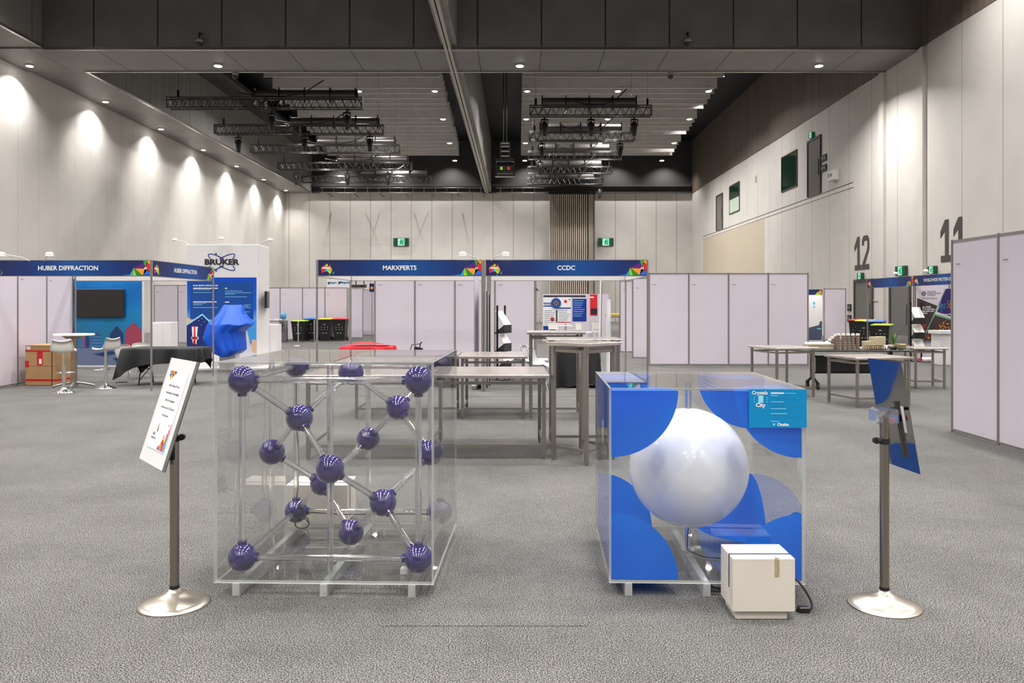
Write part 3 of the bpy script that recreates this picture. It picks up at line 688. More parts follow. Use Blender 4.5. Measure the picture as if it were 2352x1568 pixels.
b=MB(M_); f=.234; b.box(-f,f,.0062,.012,-.301,.301); b.box(f-.004,f,-.008,.012,-.301,.301); b.box(-f,-f+.004,-.008,.012,-.301,.301); b.build('board_frame',M_alu,t)
b=MB(M_); b.bbox(-.155,.17,-.0095,-.0065,-.215,.235,.001); sh=b.build('poster_sheet',M_wprint,bd)
b=MB(M_); yy=-.0100
LN=['More Diamond: This is a','representation of one building','block of the diamond','structure, use our QR code to','find out more']
for k,l in enumerate(LN): b.text(l,.0195,.0,.145-.042*k,yy,0,bold=.012)
b.text('IUCr',.022,-.09,-.135,yy,0,bold=.04); b.text('CRYSTAL CITY',.014,-.082,-.158,yy,0,bold=.04)
random.seed(3)
for k in range(9):
    x=-.148+.013*k; hgt=.06*(1-abs(k-2)/8)*random.uniform(.6,1.1); b.rect(x,.228-hgt,x+.0135,.228,yy-.0002*(k%2),ci(random.choice(['orange','red','lime','yellow','teal','purple']),1))
    if hgt>.03: b.rect(x,.228-hgt*.5,x+.0135,.228,yy-.0006,ci(random.choice(['red','blue','dgreen','orange']),1))
for k in range(12):
    x=.035+.0108*k; hgt=(.02+.011*k)*random.uniform(.65,1.15)
    b.rect(x,-.208,x+.0112,-.208+hgt,yy-.0002*(k%2),ci(random.choice(['orange','red','magenta','yellow','pink']),1))
    b.rect(x,-.208,x+.0112,-.208+hgt*.6,yy-.0006,ci(random.choice(['blue','cyan','purple','orange','red']),1))
b.flat([(-.06,-.10),(-.045,-.06),(-.035,-.115)],yy,ci('orange',1)); b.flat([(-.06,-.118),(-.045,-.075),(-.04,-.12)],yy-.0003,ci('teal',1))
b.build('lettering',[M_kprint]+CM,sh)
ringdir=(-.05,-.02,.905)
t=stand((2.01,4.36,0),'steel sign stand on the right, seen from behind its polished board',1.03,.885)
M_=board((2.01,4.36),2.141,4.534,1.023,1.665,.177,0,0,0)
b=MB(M_); b.bbox(-.172,.172,-.002,.002,-.3125,.3125,.001); b.build('board',M_mirror,t)
b=MB(M_); b.box(-.06,-.03,.003,.02,-.24,.08); b.build('rear_arm',M_mirror,t)
b=MB(); b.bbox(-.045,.075,-.02,.1,.995,1.075,.01); b.build('acrylic_block',clear_mat('clear_block',(.95,.97,1),.03,haze=.12,hazecol=(.9,.9,.95),gain=1.5),t)
b=MB(); b.cyl((.0,.0,1.03),(.125,.17,1.06),.012,n=10); b.build('arm',M_plast,t)
b=MB(M_); b.box(-.075,.0,.004,.028,-.03,.0); b.cyl((-.05,.03,-.02),(-.05,.045,-.02),.018,n=12,m=1); b.build('rear_clip',[M_plast,C['red']],t)
b=MB(M_); b.box(-.12,-.092,.0025,.004,-.09,.06); b.build('sticker',M_wprint,t)
# ================================================================== STEEL TABLES
def table(cx,cy,L,D,H,yaw,label,leg=.040,grp='stainless steel tables',th=.035):
    t=thing('steel_table',label,'table',(cx,cy,0),R(yaw),grp)
    b=MB(); b.bbox(-L/2,L/2,-D/2,D/2,H-th,H,.004); b.build('tabletop',M_top,t)
    ix=L/2-.04-leg/2; iy=D/2-.04-leg/2; l2=leg/2
    for sx in (-1,1):
        for sy in (-1,1):
            x=sx*ix; y=sy*iy; b=MB(); b.bbox(x-l2,x+l2,y-l2,y+l2,.025,H-th-.001,.003); b.cyl((x,y,0),(x,y,.026),.012,n=10); b.build('leg',M_steel,t)
    for sy in (-1,1):
        b=MB(); b.box(-ix+l2,ix-l2,sy*iy-.012,sy*iy+.012,H-.105,H-.075); b.build('upper_rail',M_steel,t)
    for sx in (-1,1):
        b=MB(); b.box(sx*ix-.012,sx*ix+.012,-iy+l2,iy-l2,H-.105,H-.075); b.build('upper_rail',M_steel,t)
        b=MB(); b.box(sx*ix-.012,sx*ix+.012,-iy+l2,iy-l2,.13,.16); b.build('lower_rail',M_steel,t)
    b=MB(); b.box(-ix+l2,ix-l2,-iy-.012,-iy+.012,.13,.16); b.build('lower_rail',M_steel,t)
    return t
table(-.975,8.98,2.62,1.15,.90,1.0,'long low steel table standing behind the purple ball case')
table(-1.62,11.95,1.5,1.12,.90,0,'low steel table second row, left one, behind the long low table')
table(-.35,11.98,1.0,1.12,.90,0,'low steel table second row, right one, ending beside the white shell chairs')
table(.705,8.45,.57,.57,1.25,45,'narrow high steel table turned cornerwise, beside the blue-disc case')
table(.775,9.35,.86,.7,1.25,0,'high steel table just behind the cornerwise one',th=.012)
table(.56,11.8,.84,.78,1.25,0,'high steel table before the black-draped table of the CCDC booth')
table(4.82,14.5,.85,.95,.88,14,'steel table standing before the white partition wall on the right')
table(5.77,13.1,1.05,.88,.80,12,'steel table in front of the black catering table')
table(8.05,15.75,.66,.62,.80,-4,'steel table at the right end of the black catering table')
# ================================================================== BOOTHS
M_fn=gradient_mat('fascia_blue',[(0,(22,26,78)),(.25,(8,42,108)),(.55,(0,76,150)),(.8,(4,46,116)),(1,(20,24,80))],0,0,3.1)
AUS=[(0,.45),(.05,.6),(.2,.68),(.3,.8),(.4,.78),(.45,.92),(.58,.9),(.62,.78),(.7,.72),(.75,.98),(.82,.75),(.9,.6),(1,.42),(.98,.25),(.88,.05),(.75,.05),(.65,.2),(.5,.25),(.3,.2),(.15,.1),(.05,.12),(.03,.3)]
def art(b,L,text,num,y,map_=True,sx=1):
    if text: b.text(text,.118,L*.5,-.152,y,0,bold=.025)
    if map_:
        s=.21; x0=.06; z0=-.265; cols=['orange','pink','lime','yellow','magenta','orange','lime','yellow','cyan','magenta','red']
        for i in range(len(AUS)):
            p,q=AUS[i],AUS[(i+1)%len(AUS)]; b.flat([(x0+s*.5,z0+s*.5),(x0+s*p[0],z0+s*p[1]),(x0+s*q[0],z0+s*q[1])],y,ci(cols[i//2%len(cols)],1))
        b.flat([(x0+s*.68,z0-.005),(x0+s*.8,z0-.005),(x0+s*.74,z0-.03)],y,ci('cyan',1)); b.flat([(x0+s*1.02,z0-.01),(x0+s*1.2,z0+.06),(x0+s*1.12,z0+.01)],y,0)
        b.rect(x0+.04,z0+.1,x0+.17,z0+.125,y-.0006,0)
    def P(*a): return [((L-(1108-728)/120.6*0-(2145-p[0])/567),-.30*(p[1]-172)/168) for p in a]
    for col,pts in (('purple',[(1965,255),(2080,192),(2088,262)]),('green',[(2070,175),(2120,172),(2092,240)]),('red',[(2118,200),(2145,215),(2145,300),(2092,245)]),('orange',[(2112,172),(2145,172),(2145,215),(2118,198)]),
         ('cyan',[(1925,335),(1970,252),(1955,335)]),('lime',[(1950,335),(1970,252),(2000,335)]),('dgreen',[(1970,252),(2068,332),(1998,335)]),('orange',[(1970,258),(2088,262),(2068,332)]),
         ('blue',[(2088,266),(2145,300),(2145,326),(2075,328)]),('cyan',[(2088,266),(2110,280),(2078,322)]),('blue',[(1840,334),(1935,318),(1928,337),(1840,337)]),('purple',[(2075,330),(2145,328),(2145,340),(2075,340)])):
        b.flat(P(*pts),y,ci(col,1))
    if num: b.text(num,.06,L-.085,-.155,y-.0008,0,bold=.03)
def fascia(parent,M,L,text,num,map_=True,h=.30):
    """a fascia board: local x along it, top at z=0, print facing local -Y, white behind"""
    b=MB(); b.box(0,L,-.012,.012,-h,0,1); b.rect(0.005,-h+.004,L-.005,-.004,-.0135,0)
    for z in (-h,0): b.box(0,L,-.016,.016,z-.006,z+.006,2)
    f=b.build('fascia_board',[M_fn,M_white,M_alu],parent); f.matrix_local=M
    if text or map_:
        b=MB(); art(b,L,text,num,-.0155,map_); a=b.build('lettering',[M_wprint]+CM,f)
    return f
def post(parent,x,y,h=2.48,r=.02):
    b=MB(); b.cyl((x,y,0),(x,y,h),r,n=8,smooth=False); return b.build('post',M_alu,parent)
def booth(name,label,x0,y0,W,D,text,num,sides,rear=True,loc=None):
    t=thing('exhibition_booth',label,'booth',(x0,y0,0))
    for x,y in ((0,0),(W,0),(0,D),(W,D)): post(t,x,y)
    fascia(t,MT(.02,0,2.48),W-.04,text,num)
    if rear: 
        f=fascia(t,MT(W-.02,D,2.48)@Rz(pi),W-.04,'','',False)
    if 'R' in sides: fascia(t,MT(W,.02,2.48)@Rz(pi/2),D-.04,sides['R'],sides.get('n',''))
    if 'L' in sides: fascia(t,MT(0,D-.02,2.48)@Rz(-pi/2),D-.04,sides['L'],'')
    return t
Y1=15.03; X41=PX(728,Y1); W3=3.12
bt=booth('b','booth frame with blue MARXPERTS fascia',X41,Y1,W3,3.05,'MARXPERTS','41',{'L':''})
bt2=booth('b','booth frame with blue CCDC fascia',X41+W3+.045,Y1,W3-.045,3.05,'CCDC','42',{'R':''})
bt3=booth('b','booth frame with blue HUBER DIFFRACTION fascias on the left',-10.1,15.13,3.15,3.08,'HUBER DIFFRACTION','40',{'R':'HUBER DIFFRACTION','n':'40'})
M_stk=cm('sticker_grey',(150,148,154))
def partition(x0,y0,n,yaw,label,pitch=.99,h=2.44,z0=.03,labels=True,m=None,posts=True):
    t=thing('partition_wall',label,'partition wall',(x0,y0,0),R(yaw),'white booth partitions')
    for i in range(n):
        b=MB(); b.box(i*pitch+.022,(i+1)*pitch-.022,-.004,.004,z0,h); p=b.build('panel',m or M_panel,t)
        if labels:
            b=MB(); b.rect(i*pitch+.09,h-.31,i*pitch+.19,h-.29,-.0045,0); b.rect(i*pitch+.09,h-.335,i*pitch+.22,h-.325,-.0045,1); b.build('sticker',[M_stk,cm('pale_print',(200,196,204))],p)
    for i in range(n+1): b=MB(); b.cyl((i*pitch,0,0),(i*pitch,0,h+.02),.021,n=8,smooth=False); b.build('post',M_alu,t)
    for z in (z0,h):
        b=MB(); b.box(0,n*pitch,-.012,.012,z-.012,z+.012); b.build('rail',M_alu,t)
    return t
partition(PX(861,20.3),20.3,4,0,'white partition wall of four panels behind the MARXPERTS and CCDC booths',1.02)
partition(PX(1491,21.4),21.4,4,0,'wide white partition wall right of the CCDC booth',1.067,2.47)
partition(PX(1453,24.2),24.2,1,0,'narrow white partition seen through the right side of the CCDC booth',.5)
partition(PX(1424,27.2),27.2,1,0,'second narrow white partition further back through the CCDC booth',.45)
partition(5.64,10.32,4,-90,'large white partition at the right edge of the view, running towards the viewer',.99,2.46)
partition(-10.165,15.2,3,90,'white side wall of the HUBER booth on the left',1.0,2.46)
partition(-.66,Y1+.06,2,90,'white dividing wall between the MARXPERTS and CCDC booths',1.0,2.46,labels=False)
partition(PX(592,36.6),36.6,4,0,'long white partition behind the row of wheelie bins',1.03,2.4)
partition(PX(804,38.5),38.5,1,0,'lavender white partition seen through the left of the MARXPERTS booth',.62,2.4,labels=False)
partition(PX(831,42),42,1,0,'narrow white partition further back behind the MARXPERTS booth',.7,2.4,labels=False)
partition(PX(354,33.5),33.5,2,0,'white partition seen between the HUBER booth and the tall tower',1.0,2.44)
partition(PX(1893,36),36,1,0,'lilac grey partition beside the small lit stand on the right',.97,2.34,labels=False)
# arm lights over fascias
def arm_light(x,y,z,dx,label,on=True,dy=-.35):
    t=thing('arm_spotlight',label,'spotlight',(x,y,z),group='arm spotlights on the booths')
    b=MB(); b.tube([(0,0,-.02),(dx*.3,dy*.3,.05),(dx,dy,.1)],.009,6); b.build('arm',M_wplast,t)
    b=MB(); s=1 if dx>0 else -1; b.lathe([(.001,.04),(.05,.03),(.075,.0),(.07,-.03)],14,c=(dx,dy,.1)); b.build('head',M_wplast,t)
    b=MB(); b.cyl((dx,dy,.072),(dx,dy,.068),.062,n=14); b.build('bulb',emis('booth_bulb',(1,.98,.95),8) if on else M_gplast,t)
    return t
arm_light(PX(62,Y1),Y1+.1,2.48,-.32,'left lit arm spotlight on the HUBER booth'); arm_light(PX(95,Y1),Y1+.1,2.48,.3,'right lit arm spotlight on the HUBER booth')
arm_light(PX(1100,Y1),Y1,2.48,-.28,'lit arm spotlight at the right end of the MARXPERTS fascia'); arm_light(PX(1128,Y1),Y1,2.48,.28,'lit arm spotlight at the left end of the CCDC fascia')
light('booth_spot','SPOT',(-9.3,15.3,2.6),220,.05,rot=(0,R(-42),R(12)),spot=90,blend=.8,color=(1,.97,.98))
light('booth_spot','SPOT',(-1.0,15.3,2.6),60,.05,rot=(R(25),R(20),0),spot=100,blend=.8)
light('booth_spot','SPOT',(-.3,15.3,2.6),60,.05,rot=(R(25),R(-20),0),spot=100,blend=.8)
# ---- HUBER booth furniture
t=thing('cardboard_box','brown cardboard carton with red tape in the HUBER booth','box',(PX(58,16.15),16.15,0),R(-4))
b=MB(); b.bbox(0,.66,0,.62,0,.82,.008); cb=b.build('carton',mat('cardboard',lin((178,140,96)),.8,noise=.06,nsc=6),t)
b=MB(); b.box(-.002,.662,-.002,.622,.685,.715); b.box(-.002,.662,-.002,.622,.09,.13); b.box(.25,.37,-.003,0,.41,.70); b.box(-.003,.08,-.003,.0,.37,.5); b.build('red_tape',cm('red_tape',(196,24,34),.4),cb)
b=MB(); b.box(.295,.35,-.005,-.003,.44,.54); b.box(.03,.11,-.003,0,.73,.79); b.build('paper_label',M_wprint,cb)
b=MB(); b.box(.56,.575,-.003,.0,0,.82); b.box(.56,.575,-.003,.62,.819,.823); b.build('black_strap',M_plast,cb)
b=MB(); b.box(-.002,.662,-.0025,.0,.395,.402); b.build('box_seam',cm('box_seam',(150,116,80)),cb)
t=thing('high_table','round white high table with steel column between two bar stools','table',(PX(170,15.8),15.8,0))
b=MB(); b.cyl((0,0,1.03),(0,0,1.06),.37,n=40); b.build('tabletop',M_wplast,t)
b=MB(); b.bbox(-.045,.045,-.045,.045,.05,1.0,.008); b.cyl((0,0,.97),(0,0,1.03),.15,.24,n=20); b.build('column',mat('warm_steel',lin((165,150,135)),.3,metal=.8),t)
for k in range(4):
    a=R(20+90*k); b=MB(); b.tube([(0,0,.10),(.2*cos(a),.2*sin(a),.07),(.36*cos(a),.36*sin(a),.03)],.022,8); b.cyl((.36*cos(a),.36*sin(a),0),(.36*cos(a),.36*sin(a),.03),.025,n=10); b.build('foot',M_alu,t)
def bar_stool(x,y,rz,label):
    t=thing('bar_stool',label,'stool',(x,y,0),R(rz),'white bar stools')
    b=MB(); b.lathe([(.2,0),(.2,.012),(.15,.03),(.08,.05),(.035,.09),(.03,.1)],32); b.lathe([(.2,0),(.001,0)],32); b.build('base',M_chrome,t)
    b=MB(); b.cyl((0,0,.1),(0,0,.5),.032,n=16); b.cyl((0,0,.5),(0,0,.76),.024,n=16); b.build('column',M_chrome,t)
    b=MB(); b.tube([(.0,-.03,.36),(-.12,-.05,.36),(-.16,-.16,.36),(-.08,-.24,.36),(.08,-.24,.36),(.16,-.16,.36),(.12,-.05,.36),(0,-.03,.36)],.01,8); b.build('footrest',M_chrome,t)
    vs=[];nu,nv=12,16
    for th in (0,-.022):
        for j in range(nv+1):
            v=j/nv
            for i in range(nu+1):
                u=i/nu*2-1; w_=.2*(1-.25*(2*v-1)**4)
                if v<.7: yy=-.2+.36*v/.7; zz=.78+.03*(u*u)-.02*sin(pi*v/.7)
                else: q=(v-.7)/.3; yy=.16+.05*q; zz=.78+.03*u*u+.17*q*q+.03*q
                vs.append((u*w_,yy,zz+th))
    fs=[];n1=(nu+1)*(nv+1)
    for j in range(nv):
        for i in range(nu):
            a=j*(nu+1)+i; fs.append((a,a+1,a+nu+2,a+nu+1)); fs.append((n1+a+nu+1,n1+a+nu+2,n1+a+1,n1+a))
    rim=[j*(nu+1) for j in range(nv+1)]+[nv*(nu+1)+i for i in range(1,nu+1)]+[j*(nu+1)+nu for j in range(nv-1,-1,-1)]+[i for i in range(nu-1,0,-1)]
    for k in range(len(rim)): a,c_=rim[k],rim[(k+1)%len(rim)]; fs.append((a,n1+a,n1+c_,c_))
    b=MB(); b.add(vs,fs,0,True); b.build('seat',M_wplast,t)
    return t
bar_stool(PX(147,14.85),14.85,200,'white bar stool in front of the high table, nearest the carton')
bar_stool(PX(243,15.6),15.6,-115,'white bar stool right of the high table')
def shell_chair(x,y,rz,label,h=.8,m=None,group='white shell chairs',z=0):
    t=thing('shell_chair',label,'chair',(x,y,z),R(rz),group)
    prof=[(-.22,.435),(-.2,.45),(-.12,.44),(0,.43),(.1,.43),(.17,.46),(.2,.52),(.22,.62),(.24,.72),(.25,.8)]
    vs=[];nu=10;nv=len(prof)-1
    for th in (0,1):
        for j,(yy,zz) in enumerate(prof):
            w_=.22*(1-.18*(abs(j/nv*2-1))**3)
            for i in range(nu+1):
                u=i/nu*2-1; k=abs(u)**3
                vs.append((u*w_, yy+(.0 if j<5 else -.05*k)+th*(.012 if j>5 else 0), zz+(.06*k if 1<j<7 else 0)-th*(.012 if j<=5 else 0)-(.03*k if j==nv else 0)))
    n1=(nu+1)*(nv+1); fs=[]
    for j in range(nv):
        for i in range(nu): a=j*(nu+1)+i; fs.append((a,a+1,a+nu+2,a+nu+1)); fs.append((n1+a+nu+1,n1+a+nu+2,n1+a+1,n1+a))
    rim=[j*(nu+1) for j in range(nv+1)]+[nv*(nu+1)+i for i in range(1,nu+1)]+[j*(nu+1)+nu for j in range(nv-1,-1,-1)]+[i for i in range(nu-1,0,-1)]
    for k in range(len(rim)): a,c_=rim[k],rim[(k+1)%len(rim)]; fs.append((a,n1+a,n1+c_,c_))
    b=MB(); b.add(vs,fs,0,True); b.build('shell',m or M_wplast,t)
    for sx in (-1,1):
        for sy in (-1,1):
            b=MB(); b.tube([(sx*.08,sy*.06,.42),(sx*.2,sy*.2,0)],.009,6); b.build('leg',M_chrome,t)
    b=MB(); b.tube([(-.17,-.17,.1),(.17,-.17,.1)],.006,5); b.build('brace',M_chrome,t)
    return t
shell_chair(PX(297,17.2),17.2,165,'white chair behind the black-clothed table, left one'); shell_chair(PX(330,17.85),17.85,190,'white chair behind the black-clothed table, right one')
def cloth(parent,name,w_,d,H,drop,m,amp=.03,fold=9,corner=.12,seed=1,skew=0):
    N=120; rnd=random.Random(seed); ph=[rnd.uniform(0,6.28) for _ in range(6)]
    per=[]
    for i in range(N):
        s=i/N*4; k=int(s); f=s-k
        p=[(-1+2*f,-1),(1,-1+2*f),(1-2*f,1),(-1,1-2*f)][k]; per.append(p)
    vs=[(0,0,H+.003)]; rings=[]
    for lv,(q,zz) in enumerate([(.5,0),(.985,0),(1.0,-.012),(1.0,-.1),(1,-.4),(1,-.7),(1,-1)]):
        for i,(px,py) in enumerate(per):
            a=i/N*2*pi; cor=(abs(px)*abs(py))**6
            off=0; z=H+.003
            if zz<-.05 or zz==-1:
                wv=amp*(-zz)*(sin(fold*a+ph[0])+.6*sin(fold*1.7*a+ph[1]))+(-zz)*cor*.05+.012
                off=wv; z=H+zz*(drop+corner*cor+.03*sin(3*a+ph[2])+skew*px)
            elif zz<0: z=H-.01; off=.008
            nx,ny=px*w_/2*q,py*d/2*q; l=math.hypot(px,py) or 1
            ox=off*(px if abs(px)>.999 else 0); oy=off*(py if abs(py)>.999 else 0)
            vs.append((nx+ox,ny+oy,max(z,.01)))
    fs=[(0,1+i,1+(i+1)%N) for i in range(N)]
    for lv in range(6):
        for i in range(N): a=1+lv*N+i; c_=1+lv*N+(i+1)%N; fs.append((a,a+N,c_+N,c_))
    b=MB(); b.add(vs,fs,0,True); return b.build(name,m,parent)
t=thing('folding_table','folding table with bent black legs under the black cloth beside the HUBER booth','table',(PX(385,16.4),16.4,0),R(-2))
b=MB(); b.bbox(-.72,.72,-.38,.38,.72,.75,.005); b.build('tabletop',M_gplast,t)
for sx in (-1,1):
    b=MB()
    b.tube([(sx*.45,-.3,.0),(sx*.45,-.26,.2),(sx*.45,-.12,.45),(sx*.45,-.1,.72)],.014,8); b.tube([(sx*.45,.3,.0),(sx*.45,.26,.2),(sx*.45,.12,.45),(sx*.45,.1,.72)],.014,8); b.tube([(sx*.45,-.2,.32),(sx*.45,.2,.32)],.01,6); b.build('leg',M_blk2,t)
    b=MB(); b.tube([(sx*.45,-.28,.1),(sx*.45+sx*-.18,-.1,.4),(sx*.15,0,.72)],.009,6); b.build('brace',M_blk2,t)
cl=thing('tablecloth','black cloth hanging unevenly over the folding table by the HUBER booth','tablecloth',(PX(385,16.4),16.4,0),R(-2))
cloth(cl,'cloth',1.5,.8,.755,.33,M_cloth,.045,9,.22,4,-.06)
cable('floor_cable',[(-9.0+.6,16.7,.01),(-8.35,16.6,.01),(-8.2,16.75,.01),(-8.4,16.8,.01)],.008,'black cable lying on the carpet behind the high table')
# ---- mural wall with television behind the HUBER booth
YM=20.9
def mloc(px,py,Y=YM): return (PX(px,Y),PZ(py,Y))
t=thing('printed_mural','printed beach hut mural wall behind the HUBER booth','display wall',(0,YM,0))
b=MB(); x0,x1=PX(140,YM),PX(328,YM); b.box(x0,x1,0,.08,0,2.5,1); b.rect(x0+.02,.1,x1-.02,PZ(640,YM),-.004,0)
M_mur=gradient_mat('mural_print',[(0,(96,110,140)),(.28,(60,100,150)),(.42,(20,120,170)),(.6,(10,130,195)),(.8,(0,105,185)),(1,(0,130,215))],2,0,2.4,noise=.5,rough=.4)
mu=b.build('wall_board',[M_mur,M_white],t)
b=MB()
def mp(pts,col,dy=-.006): b.flat([mloc(*p) for p in pts],dy,col)
mcols=['red','blue','teal','navy','pink','grey','white']
Mm=[cm('hut_red',(160,62,88)),cm('hut_blue',(30,92,150)),cm('hut_teal',(20,120,165)),cm('hut_navy',(20,60,110)),cm('hut_pink',(130,80,130)),cm('sand_grey',(104,116,146)),cm('hut_pale',(84,130,170))]
mp([(178,800),(330,800),(330,838),(178,838)],5,-.005)
for x0_,x1_,yt,yp,yb,c_ in ((180,188,776,772,796,2),(188,196,778,772,797,4),(196,205,774,768,798,3),(212,232,770,758,800,1),(232,253,768,754,800,2),(253,284,766,746,803,3),(288,326,757,741,805,0)):
    mp([(x0_,yb),(x0_,yt),((x0_+x1_)/2,yp),(x1_,yt),(x1_,yb)],c_); mp([(x0_-1,yt+1),((x0_+x1_)/2,yp-2),(x1_+1,yt+1),((x0_+x1_)/2,yp+1)],6 if c_!=0 else 4,-.008)
for k in range(4): mp([(212,772+7*k),(232,772+7*k),(232,775+7*k),(212,775+7*k)],6,-.008)
mp([(215,812),(255,806),(280,810),(235,818)],3,-.008); mp([(260,822),(326,812),(326,828),(270,832)],3,-.008)
b.build('mural_artwork',Mm,mu)
tv=thing('television','black flat television hanging on the beach hut mural','television',(PX(232,YM),YM-.03,PZ(696,YM)))
b=MB(); b.bbox(-.645,.645,-.05,0,-.37,.37,.01); b.build('casing',M_plast,tv); b=MB(); b.rect(-.625,-.345,.625,.355,-.0515); b.build('screen',mat('screen_black',lin((42,38,38)),.25),tv)
b=MB(MT(PX(168,YM),YM-.05,0)); b.tube([(.03,0,2.3),(.05,0,1.9),(.02,0,1.4),(.05,0,.9)],.008,6); tag(b.build('hanging_cable',M_black),'thin black cable hanging at the left edge of the mural','cable')
# ---- tall tower
YT=20.6
t=thing('display_tower','tall white and blue BRUKER tower behind the HUBER booth','display tower',(0,YT,0))
xa,xb=PX(428,YT),PX(591,YT); zt=PZ(561,YT); zm=PZ(637,YT)
b=MB(); b.bbox(xa,xb,0,1.0,.041,zt,.01); tw=b.build('tower_body',M_white,t)
b=MB(); b.rect(xa+.02,PZ(826,YT),xb-.02,zm,-.004,0)
M_pos=gradient_mat('tower_print',[(0,(225,222,224)),(.14,(226,224,226)),(.3,(220,208,190)),(.46,(120,180,225)),(.62,(0,100,205)),(1,(0,72,190))],2,PZ(826,YT),zm,rough=.4)
po=b.build('blue_poster',M_pos,tw)
b=MB()
def tp(pts,c_,dy=-.006): b.flat([mloc(p[0],p[1],YT) for p in pts],dy,c_)
tm=[cm('poster_mid',(0,72,148)),cm('poster_navy',(12,40,112)),M_wprint,C['red'],cm('poster_sand',(226,190,150)),cm('poster_sky',(70,160,220)),M_ltext]
tp([(429,730),(480,730),(480,760),(429,760)],4,-.005); tp([(437,648),(582,648),(582,733),(437,733)],0)
tp([(429,748),(430,746),(465,722),(487,742),(484,745),(484,806),(429,806)],1,-.008)
tp([(430,747),(465,724),(465,720),(429,744)],6,-.010); tp([(465,720),(488,742),(486,745),(465,724)],6,-.010)
for pts,c_ in (([(441,750),(446,750),(447,790),(443,790)],2),([(446,748),(449,748),(449,790),(446,790)],3),([(449,750),(455,750),(452,790),(450,790)],2),([(440,773),(457,773),(457,779),(440,779)],2),([(440,775),(457,775),(457,777),(440,777)],3),
    ([(442,790),(446,780),(447,790)],3)): tp(pts,c_,-.012-.002*c_)
for sx,sy in ((464,732),(457,736),(470,738),(463,746),(476,747),(469,775)):
    r=1.3 if sy<760 else 3.4
    tp([(sx+r*(1 if k%2 else .45)*sin(k*pi/5),sy+r*(1 if k%2 else .45)*cos(k*pi/5)) for k in range(10)],2,-.014)
tp([(560,735),(589,735),(589,800),(575,790),(568,760)],5,-.005); tp([(578,780),(589,780),(589,812),(578,806)],4,-.007)
for x,y,l in ((444,655.5,55),(444,661.8,57),(517,661.8,5),(444,693,54),(517,693.5,10)): tp([(x,y-1),(x+l,y-1),(x+l,y+1.2),(x,y+1.2)],2,-.009) if l!=55 else None
for x,y,l in ((444,665,40),(444,671.5,42),(517,668,40),(517,672,61),(517,675,22),(517,681.5,50),(444,696.5,30),(444,699.5,21),(444,706,57),(560,700,17),(560,703,11),(560,706,17),(563,716,11)): tp([(x,y-.4),(x+l,y-.4),(x+l,y+.5),(x,y+.5)],6,-.009)
b.text('Bruker @ IUCr 2023 Booth Info',.048,PX(444,YT),PZ(655.5,YT),-.010,2,align='LEFT',bold=.04)
b.build('poster_artwork',tm,po)
b=MB(MT(PX(509,YT),-.006,PZ(602,YT)))
b.text('BRUKER',.19,0,0,-.002,0,bold=.05,sx=1.28)
def orbit(ang,c_=1):
    n=60; wv=.013
    for i in range(n):
        a0,a1=2*pi*i/n,2*pi*(i+1)/n
        if abs(sin(a0)*.0)>1: continue
        pts=[]
        for a,k in ((a0,1),(a1,1),(a1,0),(a0,0)):
            rx,rz=.39+(wv if k else -wv),.10+(wv if k else -wv); x,z=rx*cos(a),rz*sin(a); pts.append((x*cos(ang)-z*sin(ang),x*sin(ang)+z*cos(ang)))
        cz=(pts[0][1]+pts[2][1])/2
        if abs(cz)>.085: b.flat(pts,-.003,1)
orbit(R(30)); orbit(R(-30))
b.disc(-.14,.215,.025,-.005,1); b.disc(-.14,-.215,.025,-.005,1)
b.build('logo_lettering',[M_kprint,cm('logo_blue',(22,58,130))],tw)
for px,dx,l in ((430,-.32,'left'),(592,.32,'right')):
    a=arm_light(PX(px,YT),YT+.1,zt+.02,dx,'unlit arm spotlight at the top %s corner of the tall tower'%l,False,-.1)
arm_light(PX(511,YT),YT+.1,zt+.04,.04,'unlit arm spotlight at the middle of the tower top',False,-.3)
tv=thing('television','small black television edge-on at the right side of the tall tower','television',(PX(600,YT)+.02,YT+.42,PZ(688,YT)),R(102))
b=MB(); b.bbox(-.35,.35,-.03,.03,-.22,.22,.008); b.build('casing',M_plast,tv)
b=MB(); b.box(-8.5,-6.3,19.9,22.3,0,.04); tag(b.build('stand_platform',M_white),'low white floor platform under the tall tower','platform')
b=MB(MT(PX(613,21.6),21.6,.04)); b.bbox(-.25,.25,0,.5,0,1.05,.008); tag(b.build('white_counter',M_white),'white counter block right of the tall tower','counter')
t=thing('white_cabinet','white cabinet seen between the HUBER booth posts','cabinet',(PX(371,24),24,0))
b=MB(); b.bbox(-.28,.28,0,.5,0,1.1,.008); b.build('body',M_white,t)
b=MB(); b.box(-.26,.02,-.015,-.001,.3,1.05); b.build('door',M_white,t)
